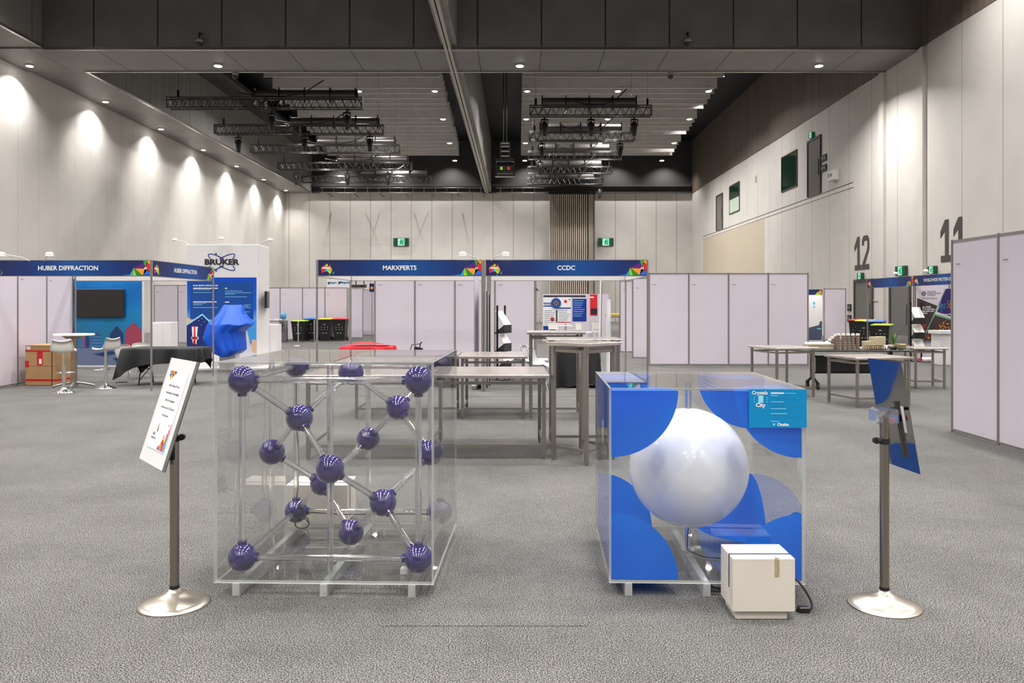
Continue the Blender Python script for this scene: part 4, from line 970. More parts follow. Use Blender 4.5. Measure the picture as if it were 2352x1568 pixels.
# blue cloth draped over a plinth in front of the tower
YD=19.6; rows=[(699.5,517,553),(701,513,557),(709,508,560),(720,503,563),(732,492,571),(741,482,579),(745,480,580),(753,478,569),(762,475,559),(778,472,560),(790,479,561),(803,489,561),(811,503,550),(817,521,534)]
N=96; vs=[]; RR=[]
for k in range(len(rows)-1):
    for q in range(4):
        u=q/4; RR.append(tuple(rows[k][c_]*(1-u)+rows[k+1][c_]*u for c_ in range(3)))
RR.append(rows[-1]); tri=lambda u:1-abs(2*(u%1)-1)*2
for k,(py,xl,xr) in enumerate(RR):
    cx=(PX(xl,YD)+PX(xr,YD))/2; hw=(PX(xr,YD)-PX(xl,YD))/2; z=PZ(py,YD); v=min(max((py-700)/45,0),1); dep=.08+.42*v; lo=min(max((py-742)/30,0),1)
    for i in range(N):
        a=2*pi*i/N; ca=cos(a); sa=sin(a); u=a/(2*pi)
        fold=(.030*v)*(tri(7*u+.1)+.6*tri(11*u+.35+.3*(1-v)))+.02*lo*(tri(15*u+.2)) - .05*(1-lo)*v*max(0,tri(3*u+.55))
        x=cx+hw*(1 if ca>0 else -1)*abs(ca)**.8; y=YD+dep*(1 if sa>0 else -1)*abs(sa)**.75+fold*(1 if sa>0 else -1)
        vs.append((x,y,z+0+.02*(1-lo)*v*tri(7*u+.1)))
fs=[tuple(range(N))]+[(k*N+i,k*N+(i+1)%N,(k+1)*N+(i+1)%N,(k+1)*N+i) for k in range(len(RR)-1) for i in range(N)]
t=thing('draped_pedestal','bright blue cloth draped over a pedestal before the tall tower','draped pedestal',(0,0,0))
b=MB(); b.add(vs,fs,0,True); b.build('blue_cloth',M_bcloth,t)
b=MB(MT(PX(527,YD),YD,0)); b.bbox(-.2,.2,-.14,.14,.04,.6,.01); b.build('pedestal',M_white,t)
# ================================================================== CCDC / MARXPERTS booth contents
def brochure_rack(x,y,rz,label,s=1.0):
    t=thing('brochure_rack',label,'brochure rack',(x,y,0),R(rz))
    for sx in (-.17,.17):
        b=MB(); b.box(sx-.018,sx+.018,-.015,.015,0,1.62*s); b.build('upright',M_blk2,t)
    b=MB(); b.bbox(-.22,.22,-.2,.2,0,.02,.004); b.build('base',M_blk2,t)
    for k,z in enumerate((.42,.80,1.20)):
        b=MB(); z*=s; b.poly([(-.16,-.16,z),(.16,-.16,z),(.16,.05,z+.30),(-.16,.05,z+.30)]); b.poly([(-.16,.058,z+.298),(.16,.058,z+.298),(.16,-.152,z-.004),(-.16,-.152,z-.004)])
        b.build('tray',M_wplast,t)
        b=MB(); b.prism([(0,0)]*0 or [(-.16,z-.18),(.16,z-.18),(.16,z),(-.16,z)],-.17,-.155); b.poly([(-.165,-.17,z),(-.165,.1,z-.2),(-.165,-.17,z-.18)]); b.poly([(.165,-.17,z),(.165,-.17,z-.18),(.165,.1,z-.2)]); b.build('tray_front',M_plast,t)
    return t
brochure_rack(PX(1151,17.4),17.4,62,'black zigzag brochure rack with white trays in the CCDC booth')
t=thing('roll_up_banner','narrow white roll-up banner at the dividing wall, seen almost edge-on','banner',(PX(1097,15.7)-.02,15.75,0),R(86))
b=MB(); b.rect(-.4,.1,.4,2.2,0); b.rect(.4,.1,-.4,2.2,.004); b.build('banner_sheet',M_wprint,t)
b=MB(); b.bbox(-.42,.42,-.05,.05,0,.09,.01); b.build('foot_cassette',M_alu,t)
for k,(px,y,h) in enumerate(((1114,15.45,1.86),(1119.5,15.9,1.9),(1125.5,16.3,1.84))):
    b=MB(MT(PX(px,y),y,0)); b.bbox(-.012,.012,-.2,.2,.002,h,.004); b.box(-.014,.014,-.205,-.19,.002,h,1)
    tag(b.build('display_board',[M_gplast,M_kprint]),'thin dark-edged board leaning by the dividing wall, %s from the left'%ORD[k],'board','leaning boards in the CCDC booth')
t=thing('draped_table','display table under black cloth in the CCDC booth','table',(PX(1326,16.0),16.0,0),R(-3))
b=MB(); b.bbox(-.4,.4,-.3,.3,.73,.76,.004); b.build('tabletop',M_gplast,t)
for sx in (-.36,.36):
    for sy in (-.25,.25): b=MB(); b.cyl((sx,sy,0),(sx,sy,.73),.015,n=8); b.build('leg',M_blk2,t)
cl=thing('tablecloth','floor-length black cloth on the CCDC booth table','tablecloth',(PX(1326,16.0),16.0,0),R(-3)); cloth(cl,'cloth',.84,.64,.765,.72,M_cloth,.05,8,0,9)
for k,(dx,dy,r) in enumerate(((-.25,-.1,10),(-.02,-.12,-25),(.2,-.05,5),(.05,.1,60))):
    b=MB(MT(PX(1326,16)+dx,16+dy,.772+.004*k)@Rz(R(r))); b.box(-.12,.12,-.09,.09,0,.003); b.poly([(-.12,-.09,.003),(.02,-.09,.05),(.02,.09,.05),(-.12,.09,.003)])
    tag(b.build('paper_sheet',M_wprint),'%s loose white sheet on the black-clothed CCDC table'%ORD[k],'paper','loose white sheets')
shell_chair(PX(1226,16.4),16.4,72,'grey-white shell chair left of its twin beside the CCDC table',m=M_gplast)
shell_chair(PX(1243,15.5),15.5,70,'grey-white shell chair next to the black-clothed CCDC table',m=M_gplast)
shell_chair(PX(1192,17.2),17.2,-80,'white shell chair seen above the second row low table')
b=MB(MT(PX(1228,17.6),17.6,0)); b.bbox(-.3,.3,-.2,.2,.40,.44,.01); 
for sx in (-.25,.25): b.cyl((sx,0,0),(sx,0,.4),.015,n=8,m=1)
b.box(-.25,.25,-.01,.01,.2,.22,1); tag(b.build('low_bench',[M_wplast,M_alu]),'low white bench behind the grey shell chairs','bench')
t=thing('leaning_banner','tall thin white banner frame seen nearly edge-on in the CCDC booth','banner',(PX(1377,17.2),17.2,0),R(83))
b=MB(MT()@Rx(R(1))); b.box(-.42,.42,.0,.01,.08,2.12,0); b.box(-.44,-.42,-.012,.02,.06,2.14,1); b.box(.42,.44,-.012,.02,.06,2.14,2); b.box(-.44,.44,-.012,.02,2.12,2.15,1); b.build('frame',[M_wprint,M_wplast,M_kprint],t)
b=MB(); b.bbox(-.4,.4,-.1,.1,0,.05,.01); b.build('foot',M_alu,t)
b=MB(MT(PX(1377,17.2)+.17,17.0,0)); b.cyl((0,0,0),(0,0,1.75),.05,n=12); tag(b.build('poster_tube',M_wprint),'white rolled poster standing against the thin banner frame','poster tube')
# far poster booth
YP=35.5
t=thing('poster_wall','poster covered booth wall with dartboard seen through the CCDC booth','display wall',(0,YP,0))
b=MB(); b.box(PX(1246,YP),PX(1354,YP),0,.05,.0,PZ(675,YP)); pw=b.build('wall_board',M_panel,t)
def pp(b,px0,py0,px1,py1,c_,y=-.004): b.rect(PX(px0,YP),PZ(py1,YP),PX(px1,YP),PZ(py0,YP),y,c_)
pm=[M_wprint,cm('poster_blue',(10,50,150)),M_kprint,C['red'],M_ltext,M_gprint]
for n_,(x0_,y0_,x1_,y1_) in enumerate(((1248,683,1276,758),(1281,682,1311,747),(1315,686,1347,738))):
    b=MB(); pp(b,x0_,y0_,x1_,y1_,1 if n_==2 else 0)
    if n_==0: pp(b,x0_,695,x1_,704,1,-.006); pp(b,x0_,748,x1_,758,1,-.006); b.text('ELDICO',.115,PX(1257.5,YP),PZ(699.5,YP),-.008,0,bold=.05); b.disc(PX(1269,YP),PZ(733,YP),.09,-.007,3)
    if n_==1: pp(b,x0_,706,x1_,709,1,-.006); b.disc(PX(1299,YP),PZ(692,YP),.07,-.006,3); b.disc(PX(1293,YP),PZ(685,YP),.025,-.006,4); b.disc(PX(1308,YP),PZ(688,YP),.03,-.006,1); pp(b,x0_,739,x1_,741,3,-.006)
    for k in range(9):
        yy_=y0_+ (30 if n_<2 else 4)+ (4.4 if n_<2 else 5)*k
        if yy_<y1_-8: pp(b,x0_+2,yy_,x0_+2+(18+((k*7+n_*3)%9)),yy_+1,5 if n_<2 else 4,-.007)
    b.build('poster',pm,pw)
b=MB(); pp(b,1248,678,1345,682,2); pp(b,1277,712,1280,740,2); b.build('header_strip',pm,pw)
t2=thing('dartboard','round blue-rimmed dartboard poster hung on the poster wall','dartboard',(PX(1277,YP),YP-.03,PZ(696,YP)))
b=MB(); b.disc(0,0,.224,-.002,0,40); b.disc(0,0,.12,-.004,1,30)
for k in range(20):
    if k%2: a=2*pi*k/20; b.flat([(.02*cos(a),.02*sin(a))]+[(.112*cos(a+d_),.112*sin(a+d_)) for d_ in (-.15,0,.15)],-.007,2)
b.cyl((0,.0,0),(0,.028,0),.226,n=30,m=0); b.build('face',[cm('dart_blue',(20,80,165)),M_kprint,C['tan']],t2)
YR=36.5; t=thing('red_poster_display','red and white display panel right of the poster wall','display wall',(0,YR,0))
b=MB(); b.box(PX(1354,YR),PX(1398,YR),0,.05,0,PZ(675,YR)); b.build('panel',M_panel,t)
b=MB(); b.rect(PX(1355,YR),PZ(725,YR),PX(1372,YR),PZ(676,YR),-.004,3); b.rect(PX(1357,YR),PZ(722,YR),PX(1372,YR),PZ(708,YR),-.006,2); b.rect(PX(1355,YR),PZ(684,YR),PX(1364,YR),PZ(681,YR),-.006,0); b.build('poster',pm,t)
for k,(px,y,rz) in enumerate(((1274,32.9,15),(1320,32.8,-60),(1347,33.6,75),(1366,34.1,200))):
    t=thing('meeting_chair','white square-backed chair seen over the CCDC tables, %s from the left'%ORD[k],'chair',(PX(px,y),y,0),R(rz),'white square-backed chairs')
    b=MB(); b.bbox(-.22,.22,-.22,.2,.44,.47,.01); b.build('seat',M_wplast,t)
    b=MB(); b.prism([(-.2,.6),(.2,.6),(.235,.86),(-.235,.86)],.19,.215); b.build('backrest',M_wplast,t)
    b=MB(); b.box(-.2,-.17,.18,.2,.45,.62); b.box(.17,.2,.18,.2,.45,.62); b.build('back_support',M_wplast,t)
    for sx in (-1,1):
        for sy in (-1,1): b=MB(); b.cyl((sx*.18,sy*.17,.44),(sx*.22,sy*.21,0),.011,n=6); b.build('leg',M_chrome,t)
t=thing('white_table','white meeting table between the square-backed chairs','table',(PX(1299,33.8),33.8,0))
b=MB(); b.bbox(-.42,.3,-.3,.3,.71,.735,.005); b.build('tabletop',M_wplast,t); b=MB(); b.cyl((0,0,0),(0,0,.71),.04,n=12); b.cyl((0,0,0),(0,0,.02),.25,n=24); b.build('pedestal',M_chrome,t)
b=MB(MT(PX(1299,33.8),33.8,.736)); b.cyl((0,0,0),(0,0,.12),.02,n=8); b.lathe([(.001,.12),(.05,.14),(.001,.16)],12); tag(b.build('table_fitting',M_alu),'small grey fitting standing on the white meeting table','fitting')
t=thing('wire_stand','thin wire display stand at the left of the poster wall','stand',(PX(1236,34),34,0))
for dx,h in ((-.1,1.35),(.0,1.1),(.1,1.1)):
    b=MB(); b.cyl((dx,0,0),(dx,0,h),.01,n=6); b.build('upright',M_alu,t)
b=MB()
for z in (.4,.75,.95,1.2): b.box(-.1,.1,-.06,.06,z,z+.015)
b.build('shelf',M_alu,t)
b=MB(MT(PX(1232,24),24,PZ(664,24))); b.prism([(-.06,-.03),(.09,-.05),(-.04,.08)],0,.05); b.cyl((-.09,.02,.0),(-.03,.02,.0),.012,n=8); tag(b.build('clip_lamp',cm('clip_lamp_grey',(62,78,88))),'small dark lamp clipped to a booth post above the CCDC chairs','lamp')
post_=thing('booth_post','single aluminium booth post behind the CCDC booth','post',(PX(1231,24.1),24.1,0)); post(post_,0,0)
table(PX(1410,30.5),30.5,.6,.6,1.24,0,'tall steel table with boxes on it, seen through the right of the CCDC booth')
for k,(dx,w_,h,c_) in enumerate(((-.22,.12,.07,C['red']),(.06,.34,.05,C['yellow']),(.27,.1,.05,C['blue']))):
    b=MB(MT(PX(1410,30.5)+dx,30.5,1.241)); b.bbox(-w_/2,w_/2,-.12,.12,0,h,.006); tag(b.build('storage_box',c_),['small red box','flat yellow box','small blue box'][k]+' on the tall steel table behind the CCDC booth','box')
# MARXPERTS booth: red-clothed table and black chair back
t=thing('folding_table','folding table under the red cloth in the MARXPERTS booth','table',(PX(846,17),17,0))
b=MB(); b.bbox(-.5,.5,-.3,.3,.72,.75,.005); b.build('tabletop',M_gplast,t)
for sx in (-.42,.42):
    b=MB(); b.tube([(sx,-.25,0),(sx,-.2,.7),(sx,.2,.7),(sx,.25,0)],.014,6); b.build('leg',M_blk2,t)
cl=thing('tablecloth','red cloth bunched over the table in the MARXPERTS booth','tablecloth',(PX(846,17),17,0)); cloth(cl,'cloth',1.06,.66,.755,.2,M_red,.03,7,.1,2)
b=MB(MT(0,0,.762)); P=[(-.45,-.2,.0),(-.1,-.25,.05),(.45,-.25,.03),(.45,.2,.0),(.0,.25,.07),(-.3,.2,.06)]; b.add(P+[(0,0,.06)],[(i,(i+1)%6,6) for i in range(6)],0,True); b.build('cloth_fold',M_red,cl)
t=thing('folding_chair','small black folding chair tilted in the MARXPERTS booth','chair',(PX(948,17),17,0),R(20))
b=MB(Ry(R(12))); b.bbox(-.11,.07,-.02,.02,.52,.74,.01); b.build('backrest',M_plast,t)
b=MB(); b.tube([(.1,0,.5),(.17,0,.8),(.2,0,.84)],.012,6); b.tube([(-.1,0,.5),(-.02,0,.78),(.17,0,.8)],.01,6); b.bbox(-.2,.2,-.2,.2,.42,.45,.01); b.build('seat_frame',M_plast,t)
for sx in (-.18,.18): b=MB(); b.tube([(sx,-.18,0),(sx,.15,.5)],.012,6); b.tube([(sx,.2,0),(sx,-.15,.43)],.012,6); b.build('leg',M_blk2,t)
# ================================================================== BACK ROW: bins, water cooler, posts
def bin_(x,y,rz,lid,label,h=1.02):
    t=thing('wheelie_bin',label,'bin',(x,y,0),R(rz),'black wheelie bins')
    b=MB(); vs=[]
    for z,w_,d_ in ((.05,.23,.26),(h*.86,.29,.34),(h*.9,.31,.36),(h*.94,.31,.36)):
        vs+=[(-w_,-d_,z),(w_,-d_,z),(w_,d_,z),(-w_,d_,z)]
    b.add(vs,[(0,3,2,1)]+[(k*4+i,k*4+(i+1)%4,k*4+4+(i+1)%4,k*4+4+i) for k in range(3) for i in range(4)]+[(12,13,14,15)]); b.build('body',M_plast,t)
    b=MB(); b.bbox(-.32,.32,-.38,.37,h*.94,h*.975,.012); b.add([(-.3,-.36,h*.975),(.3,-.36,h*.975),(.3,.35,h),( -.3,.35,h),(-.3,.35,h*.97),(.3,.35,h*.97)],[(0,1,2,3),(3,2,5,4),(0,3,4),(1,5,2)]); b.build('lid',lid,t)
    for sx in (-1,1): b=MB(); b.cyl((sx*.25,.22,.09),(sx*.29,.22,.09),.09,n=14); b.build('wheel',M_blk2,t)
    b=MB(); yy=lambda z:-.26-(.08)*(z-.05)/(h*.86-.05)-.004
    for z,n_,s in ((.74,1,.10),(.62,3,.03),(.52,3,.03),(.36,2,.07)):
        for k in range(n_):
            x_=(k-(n_-1)/2)*.13; b.poly([(x_-s/2,yy(z-.016),z-.016),(x_+s/2,yy(z-.016),z-.016),(x_+s/2,yy(z+.016),z+.016),(x_-s/2,yy(z+.016),z+.016)])
    b.build('printed_label',cm('bin_label',(190,188,182)),t)
    return t
for px,y,c_,n_,h in ((689,35.2,C['lime'],'lime',.94),(718,36,C['blue'],'blue',1.02),(749,35.7,C['yellow'],'yellow',1.02),(782,35.7,C['red'],'red',1.02)):
    bin_(PX(px,y),y,0,c_,'black wheelie bin with %s lid in the row before the back partition'%n_,h)
for px,y,c_,n_,h in ((1972,31.8,C['red'],'red',1.05),(1988,30.6,C['yellow'],'yellow',1.05),(2010,29.3,C['blue'],'blue',1.05),(2026,27.8,C['lime'],'lime',.96)):
    bin_(PX(px,y),y,-35,c_,'black wheelie bin with %s lid under the blank fascia on the right'%n_,h)
t=thing('water_cooler','grey water cooler with a blue bottle beside the bins','water cooler',(PX(651,35.2),35.2,0))
b=MB(); b.bbox(-.16,.16,-.16,.16,0,.95,.02); b.build('body',cm('cooler_grey',(138,140,146),.35),t)
b=MB(); b.box(-.1,.1,-.165,-.16,.45,.85,0); b.disc(0,.72,.06,-.168,1); b.build('dispenser_panel',[cm('cooler_dark',(96,98,104)),M_kprint],t)
b=MB(); b.lathe([(.001,.95),(.07,.97),(.12,1.02),(.13,1.12),(.13,1.26),(.001,1.28)],20); b.build('bottle',mat('water_blue',lin((90,170,215)),.1),t)
table(PX(616,34.5),34.5,1.35,.5,.98,0,'long thin steel table far back beside the water cooler')
for px,y,l in ((685,31.4,'thin silver barrier post standing before the lime-lid bin'),(722,34,'thin silver barrier post standing before the blue-lid bin')):
    t=thing('barrier_post',l,'barrier post',(PX(px,y),y,0),group='silver barrier posts')
    b=MB(); b.lathe([(.16,0),(.16,.01),(.05,.03),(.03,.05)],24); b.build('base',M_chrome,t); b=MB(); b.cyl((0,0,.04),(0,0,.98),.025,n=12); b.build('pole',M_chrome,t)
b=MB(MT(PX(751,40),40,0)); L_=PX(802,40)-PX(751,40); b.box(0,L_,0,.05,PZ(661,40),PZ(641,40),0); b.rect(L_*.5,PZ(661,40),L_*.51,PZ(641,40),-.002,1)
b.disc(.1,PZ(650,40),.07,-.004,2); b.disc(.62,PZ(650,40),.06,-.004,1); b.text('Rigaku',.13,.32,PZ(649,40),-.004,2,bold=.03); b.text('Milegrate',.15,.88,PZ(648.5,40),-.004,2,bold=.04)
for x in (.02,L_-.02): b.cyl((x,.03,0),(x,.03,PZ(661,40)),.02,n=6,m=3)
tag(b.build('header_sign',[M_wprint,M_gprint,cm('teal_logo',(0,110,150)),M_alu]),'white header sign with small blue logos above the far partition','sign')
b=MB(MT(PX(854,40),40,0)); b.box(-.12,.12,0,.04,PZ(670,40),PZ(651,40),0); b.cyl((0,.06,0),(0,.06,PZ(652,40)),.02,n=6,m=1); b.disc(0,PZ(661,40),.07,-.002,2); tag(b.build('hanging_sign',[M_navy,M_alu,C['orange']]),'small navy sign on a post far behind the MARXPERTS booth','sign')
for px,w_,l in ((824,.42,'wide'),(842,.18,'narrow')):
    b=MB(MT(PX(px,55),54,PZ(657,54))); b.box(-w_,w_,0,.1,-.1,.1); b.box(-.03,.03,.0,.1,.1,.5) ; b.cyl((0,.15,.4),(0,.15,-PZ(657,54)),.02,n=6); tag(b.build('hanging_sign',M_num),'%s dark sign far behind, above the lavender partition'%l,'sign')
# ================================================================== RIGHT SIDE BOOTH
YL=23.55; XF=11.72
t=booth('b','booth frame with a blank blue fascia beside the wheelie bins',XF,YL,3.1,3.1,'','',{},False)
for c_ in list(t.children):
    if c_.name.startswith('fascia'):
        for g in list(c_.children): bpy.data.objects.remove(g)
        bpy.data.objects.remove(c_)
fascia(t,MT(0,3.08,2.48)@Rz(-pi/2),3.06,'','')
t=thing('exhibition_booth','booth frame with WORLDWIDE PROTEIN DATA BANK fascia on the right','booth',(XF,YL-3.12,0))
for x,y in ((0,0),(3.1,0)): post(t,x,y)
f=fascia(t,MT(0,3.10,2.48)@Rz(-pi/2),3.06,'','')
b=MB(); b.text('WORLDWIDE PROTEIN DATA BANK',.125,1.62,-.152,-.017,0,bold=.02); b.build('lettering',M_wprint,f)
partition(XF+.03,YL-.04,3,0,'white back wall carrying the protein poster in the right booth',1.0,2.46,labels=False)
t=thing('protein_poster','large printed protein data poster on the right booth wall','poster',(XF+.05,YL-.08,0))
def qp(px,py): Y=YL-.08; return (PX(px,Y)-(XF+.05),PZ(py,Y))
b=MB(); x0,z0=qp(2104,784); x1,z1=qp(2300,663); b.box(x0,x1,-.012,0,z0,z1,0); bd=b.build('board',M_panel,t)
b=MB()
def qq(pts,c_,y): b.flat([qp(*p) for p in pts],y,c_)
qq([(2106,684),(2152,702),(2118,783),(2106,783)],0,-.016); qq([(2170,663),(2300,663),(2300,764),(2152,716)],1,-.016); qq([(2146,724),(2300,770),(2300,783),(2118,783)],0,-.017)
qq([(2170,663),(2172,663),(2119,783),(2116,783)],2,-.019); qq([(2146,720),(2300,766),(2300,769),(2146,724)],2,-.02)
random.seed(5)
for k in range(60):
    a=random.random(); px=2128+random.random()*60; py=783-random.random()*48*min(1,(px-2112)/60)
    c_=random.choice([3,4,3]); 
    for q in range(1): qq([(px,py),(px+2.6,py-1),(px+3.2,py-3.6),(px+.6,py-3)],c_,-.021-.0001*k)
for k in range(26): px=2154+random.random()*14; py=694+random.random()*20; qq([(px,py),(px+2,py),(px+2.4,py+1.4),(px+.3,py+1.4)],5,-.02)
for k in range(30): px=2174+random.random()*14; py=690+random.random()*18; qq([(px,py),(px+2,py),(px+2.4,py+1.6),(px+.3,py+1.4)],3,-.02)
for k in range(16): px=2116+random.random()*13; py=744+random.random()*34; qq([(px,py),(px+3,py-2),(px+3,py+2)],6,-.019)
b.disc(*qp(2121,674),.07,-.02,8)
for k,l in enumerate(('Worldwide','Protein Data Bank','Foundation')): x,z=qp(2129,669+3.8*k); b.text(l,.055,x,z,-.02,8,align='LEFT')
x,z=qp(2118,684.5); b.text('foundation.wwpdb.org',.05,x,z,-.02,8,align='LEFT')
for k,l in enumerate(('port PDB\'s','rk of openness,','operation and','ication')): x,z=qp(2116.5,705+4.6*k); b.text(l,.062,x,z,-.02,7,align='LEFT',bold=.03)
x,z=qp(2163,721.5); b.text('Disease Targets',.055,x,z,-.02,7,align='LEFT',bold=.03)
b.build('poster_artwork',[cm('brown_dark',(66,50,48)),cm('indigo',(44,30,100)),cm('mint_line',(110,165,140)),C['orange'],cm('amber',(205,110,20)),cm('aqua',(60,170,210)),C['red'],M_wprint,M_gprint],bd)
brochure_rack(PX(2104,22.9),22.9,10,'black and white brochure rack before the protein poster',1.05)
b=MB(MT(PX(2172,21.8),21.8,0)); b.bbox(-.27,.6,-.25,.25,0,.84,.006); b.bbox(-.33,.66,-.3,.3,.84,.93,.006); tag(b.build('booth_counter',M_white),'white counter in the protein data booth','counter')
t=thing('poster_tube','long white and blue rolled banner lying on the carpet in the right booth','poster tube',(PX(2116,22.6),22.6,.07))
b=MB(); b.cyl((0,0,0),(.85,0,0),.07,n=16); b.cyl((-.02,0,0),(0,0,0),.07,n=16,m=1); b.cyl((.5,0,0),(.62,0,0),.0705,n=16,m=3); b.cyl((.62,0,0),(1.5,0,0),.0705,n=16,m=2); b.build('roll',[M_wprint,C['red'],C['blue'],C['lime']],t)
for y,l in ((24.4,'over the blank fascia'),(22.6,'at the start of the protein fascia'),(21.2,'on the protein fascia beside the big partition')):
    arm_light(XF,y,2.49,-.18,'unlit arm spotlight '+l,False,-.1)
# small lit stand far right
YS=35; t=thing('lit_display_stand','small brightly lit stand with a blue fascia between the partitions on the right','display stand',(PX(1858,YS),YS,0))
b=MB(); L_=PX(1889,YS)-PX(1858,YS); b.box(-.25,L_,0,.06,0,PZ(664,YS)); bd=b.build('panel',M_white,t)
b=MB(); b.rect(-.25,PZ(677,YS),L_-.01,PZ(664.5,YS),-.004,0); b.flat([(L_*.45,PZ(677,YS)),(L_*.65,PZ(670,YS)),(L_*.9,PZ(677,YS))],-.006,1); b.flat([(L_*.65,PZ(671,YS)),(L_*.9,PZ(665,YS)),(L_*.95,PZ(676,YS))],-.007,2)
b.rect(L_*.3,PZ(699,YS),L_*.45,PZ(693,YS),-.004,3); b.rect(L_*.3,PZ(706,YS),L_*.45,PZ(703,YS),-.004,3)
b.flat([(-.2,PZ(781,YS)),(L_-.02,PZ(781,YS)),(L_-.02,PZ(737,YS)),(L_*.8,PZ(738,YS)),(L_*.75,PZ(746,YS)),(-.2,PZ(755,YS))],-.004,4); b.rect(L_*.6,PZ(756,YS),L_*.9,PZ(754,YS),-.006,5)
b.build('poster_artwork',[M_navy,C['lime'],C['orange'],C['cyan'],cm('slate_print',(74,82,104)),M_ltext],bd)
light('stand_spot','SPOT',(PX(1872,YS),YS-1.2,2.7),60,.05,rot=(R(35),0,0),spot=70,blend=.6)
# ================================================================== CATERING TABLE
YK=15.6; xk0=PX(1838,15.9); 
t=thing('catering_table','black wheeled folding table loaded with cups and crockery','table',(6.55,15.62,0),R(0))
b=MB(); b.bbox(-1.05,1.05,-.37,.37,.735,.765,.008); b.build('tabletop',mat('black_laminate',(.025,.025,.024),.3),t)
for sx in (-.76,.76):
    b=MB(); b.box(sx-.03,sx+.03,-.05,.05,.2,.735); b.tube([(sx,0,.24),(sx,-.14,.17),(sx,-.27,.12)],.028,8); b.tube([(sx,0,.24),(sx,.14,.17),(sx,.27,.12)],.028,8); lg=b.build('leg',M_blk2,t)
    for sy in (-.27,.27):
        b=MB(); b.cyl((sx-.02,sy,.055),(sx+.02,sy,.055),.055,n=18); b.box(sx-.028,sx+.028,sy-.02,sy+.03,.06,.13); b.box(sx-.01,sx+.01,sy-.1,sy,.11,.125); b.build('caster',M_plast,lg)
b=MB(); b.box(-.73,.73,-.015,.015,.29,.33); b.box(-.73,.73,-.015,.015,.60,.64); b.build('cross_bar',M_blk2,t)
b=MB(); b.box(-.70,.73,-.004,.004,.33,.60); b.build('modesty_panel',M_plast,t)
b=MB(); b.tube([(-.82,-.2,.72),(-.84,-.22,.55),(-.78,-.1,.42)],.006,6); b.build('hanging_cord',M_black,t)
ZT=.766
def kp(px,Y=15.55): return PX(px,Y)
t=thing('cardboard_tray','pale cardboard tray heaped with white napkin rolls','tray',(kp(1879,15.65),15.65,ZT))
b=MB(); 
for a in ((-.25,.25,-.15,-.14,0,.1),(-.25,.25,.14,.15,0,.1),(-.25,-.24,-.14,.14,0,.1),(.24,.25,-.14,.14,0,.1),(-.25,.25,-.15,.15,0,.006)): b.box(*a)
b.box(-.26,.26,-.16,-.15,.08,.105); b.build('tray',mat('tray_card',lin((206,198,176)),.8),t)
random.seed(11)
for k in range(12):
    x=-.19+.076*(k%6)+random.uniform(-.01,.01); y=-.06+.12*(k//6); b=MB(MT(kp(1879,15.65)+x,15.65+y,ZT+.105)@Rz(random.uniform(-.5,.5))@Matrix.Diagonal((1.15,1,.75,1))); b.sphere((0,0,0),.046,14,8)
    tag(b.build('bread_roll',mat('napkin_white',lin((236,232,222)),.8)) if k==0 else b.build('bread_roll',bpy.data.materials['napkin_white']),'white bundle in the cardboard tray, %s row, %s from the left'%(['front','back'][k//6],ORD[k%6]),'bundle','white bundles in the tray')
M_cup=mat('cup_brown',lin((178,160,146)),.6); M_cup2=mat('cup_rim',lin((120,104,92)),.6)
def cup_stack(px,n,label,Y=15.4,lid=True):
    t=thing('cup_stack',label,'cup stack',(kp(px,Y),Y,ZT),group='stacks of brown paper cups')
    prof=[(.001,0),(.03,0)]; mi=[]
    b=MB(); z=0
    for k in range(n):
        b.lathe([(.031,z),(.0365,z+.013),(.037,z+.0145),(.031,z+.015)],18,k%3==2 and 1 or 0); z+=.0145
    b.cyl((0,0,0),(0,0,z),.03,n=16); b.build('cups',[M_cup,M_cup2],t)
    b=MB(); b.lathe([(.036,z),(.034,z+.03),(.031,z+.034),(.029,z+.04),(.001,z+.04)],18); b.build('top_cup',mat('cup_top',lin((215,208,200)),.4) if 'cup_top' not in bpy.data.materials else bpy.data.materials['cup_top'],t)
for k,(px,n) in enumerate(((1925.5,19),(1937,19),(1948,19),(1959,19),(1970,19))):
    cup_stack(px,n,'tall stack of brown paper cups, %s from the left of five'%ORD[k])
for k,(px,n) in enumerate(((1899,8),(1906,11),(1912,14),(1919,17))):
    cup_stack(px,n,'shorter cup stack left of the tall ones, %s from the left'%ORD[k],15.75)
M_card=mat('beige_card',lin((208,190,160)),.8)
for px,w_,h,l,Y in ((1990,.14,.155,'small beige carton behind the black caddy',15.7),(2007,.15,.235,'beige carton left of its twin behind the black caddy',15.8),(2023,.145,.24,'beige carton beside the green plant',15.8)):
    b=MB(MT(kp(px,Y),Y,ZT)); b.bbox(-w_/2,w_/2,-.06,.06,0,h,.004); tag(b.build('carton',M_card),l,'box')
t=thing('wire_caddy','black wire caddy with sachets on the catering table','caddy',(kp(2010,15.4),15.4,ZT))
b=MB()
for z in (.01,.075): b.tube([(-.17,-.06,z),(.17,-.06,z),(.17,.06,z),(-.17,.06,z),(-.17,-.06,z)],.005,5)
for k in range(9):
    x=-.17+.0425*k; b.cyl((x,-.06,.01),(x,-.06,.075),.004,n=5); b.cyl((x,.06,.01),(x,.06,.075),.004,n=5)
b.build('frame',M_blk2,t)
for k in range(7): b=MB(); x=-.14+.045*k; b.box(x-.015,x+.015,-.04,.04,.008,.065); b.build('sachet',C[['sand','tan','sand','magenta','sand','tan','sand'][k]] if k!=3 else C['tan'],t)
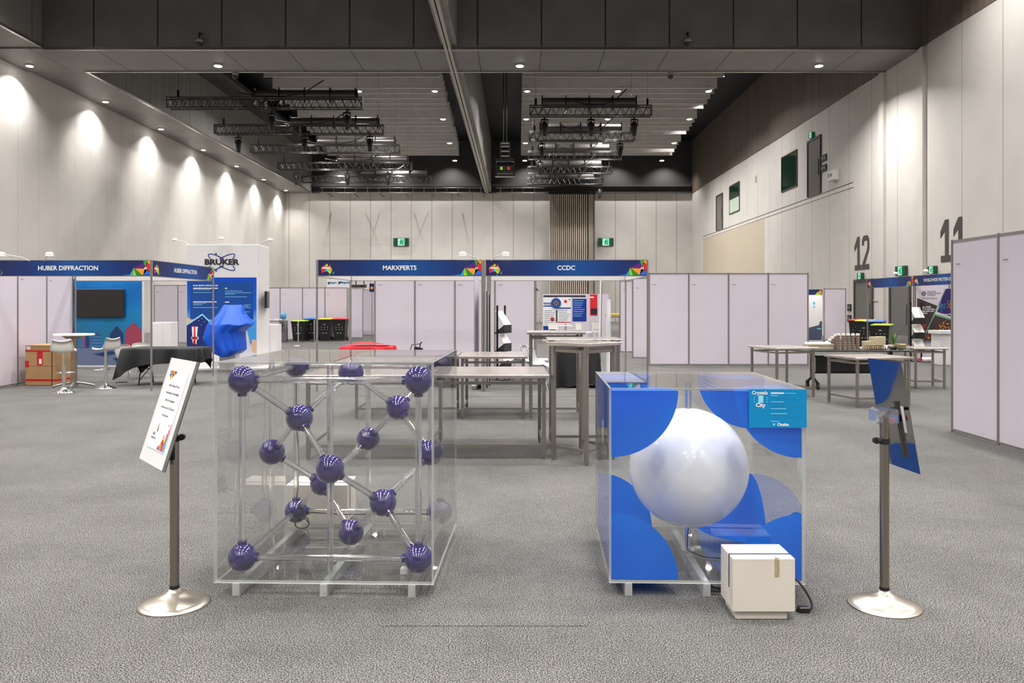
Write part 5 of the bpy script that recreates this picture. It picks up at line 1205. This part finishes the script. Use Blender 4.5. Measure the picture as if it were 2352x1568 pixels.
t=thing('mug','white mug beside the plant on the catering table','mug',(kp(2034,15.4),15.4,ZT)); b=MB(); b.lathe([(.001,.004),(.03,0),(.036,.01),(.038,.09),(.034,.09),(.031,.015),(.001,.012)],20); b.build('cup_body',M_wplast,t); b=MB(); b.tube([(-.036,0,.075),(-.062,0,.065),(-.062,0,.035),(-.036,0,.02)],.005,6); b.build('handle',M_wplast,t)
b=MB(MT(kp(1977,15.4),15.4,ZT)); b.sphere((0,0,.028),.028,16,10); tag(b.build('white_ball',M_wplast),'small round white object right of the cup stacks','cup')
t=thing('potted_plant','green spiky plant in a pale bowl on the catering table','plant',(kp(2052,15.5),15.5,ZT))
b=MB(); b.lathe([(.001,0),(.05,0),(.09,.04),(.11,.09),(.1,.09),(.08,.05),(.001,.03)],20); b.build('bowl',mat('stone_bowl',lin((180,172,150)),.6),t)
random.seed(21)
for k in range(22):
    a=random.uniform(0,2*pi); tl=random.uniform(.1,.9); L_=random.uniform(.19,.31); b=MB(MT(0,0,.08)@Rz(a)); n=5; vs=[]
    for i in range(n+1):
        u=i/n; w_=.017*(1-u)**.6*(.5+u if u<.5 else 1); x=L_*u*sin(tl*(.6+u*.5)); z=L_*u*cos(tl*(.6+u*.4)); vs+=[(x,-w_,z),(x,w_,z)]
    fs=[(2*i,2*i+1,2*i+3,2*i+2) for i in range(n)]; b.add(vs,fs,0,True); b.build('leaf',[bpy.data.materials.get('leaf_green') or mat('leaf_green',lin((78,118,58)),.5)],t)
t=thing('shell_bowl','ribbed pale bowl beside the plant on the catering table','bowl',(kp(2069,15.35),15.35,ZT)); b=MB(); N=36; vs=[]
for k,(r,z) in enumerate(((.03,0),(.07,.03),(.1,.08),(.115,.12))):
    for i in range(N): a=2*pi*i/N; q=r*(1+.06*cos(12*a)); vs.append((q*cos(a),q*.7*sin(a),z))
b.add(vs,[tuple(range(N-1,-1,-1))]+[(k*N+i,k*N+(i+1)%N,(k+1)*N+(i+1)%N,(k+1)*N+i) for k in range(3) for i in range(N)],0,True); b.build('bowl',mat('shell_cream',lin((200,190,165)),.5),t)
b=MB(); b.lathe([(.001,.10),(.08,.11),(.1,.1)],18); b.build('contents',C['tan'],t)
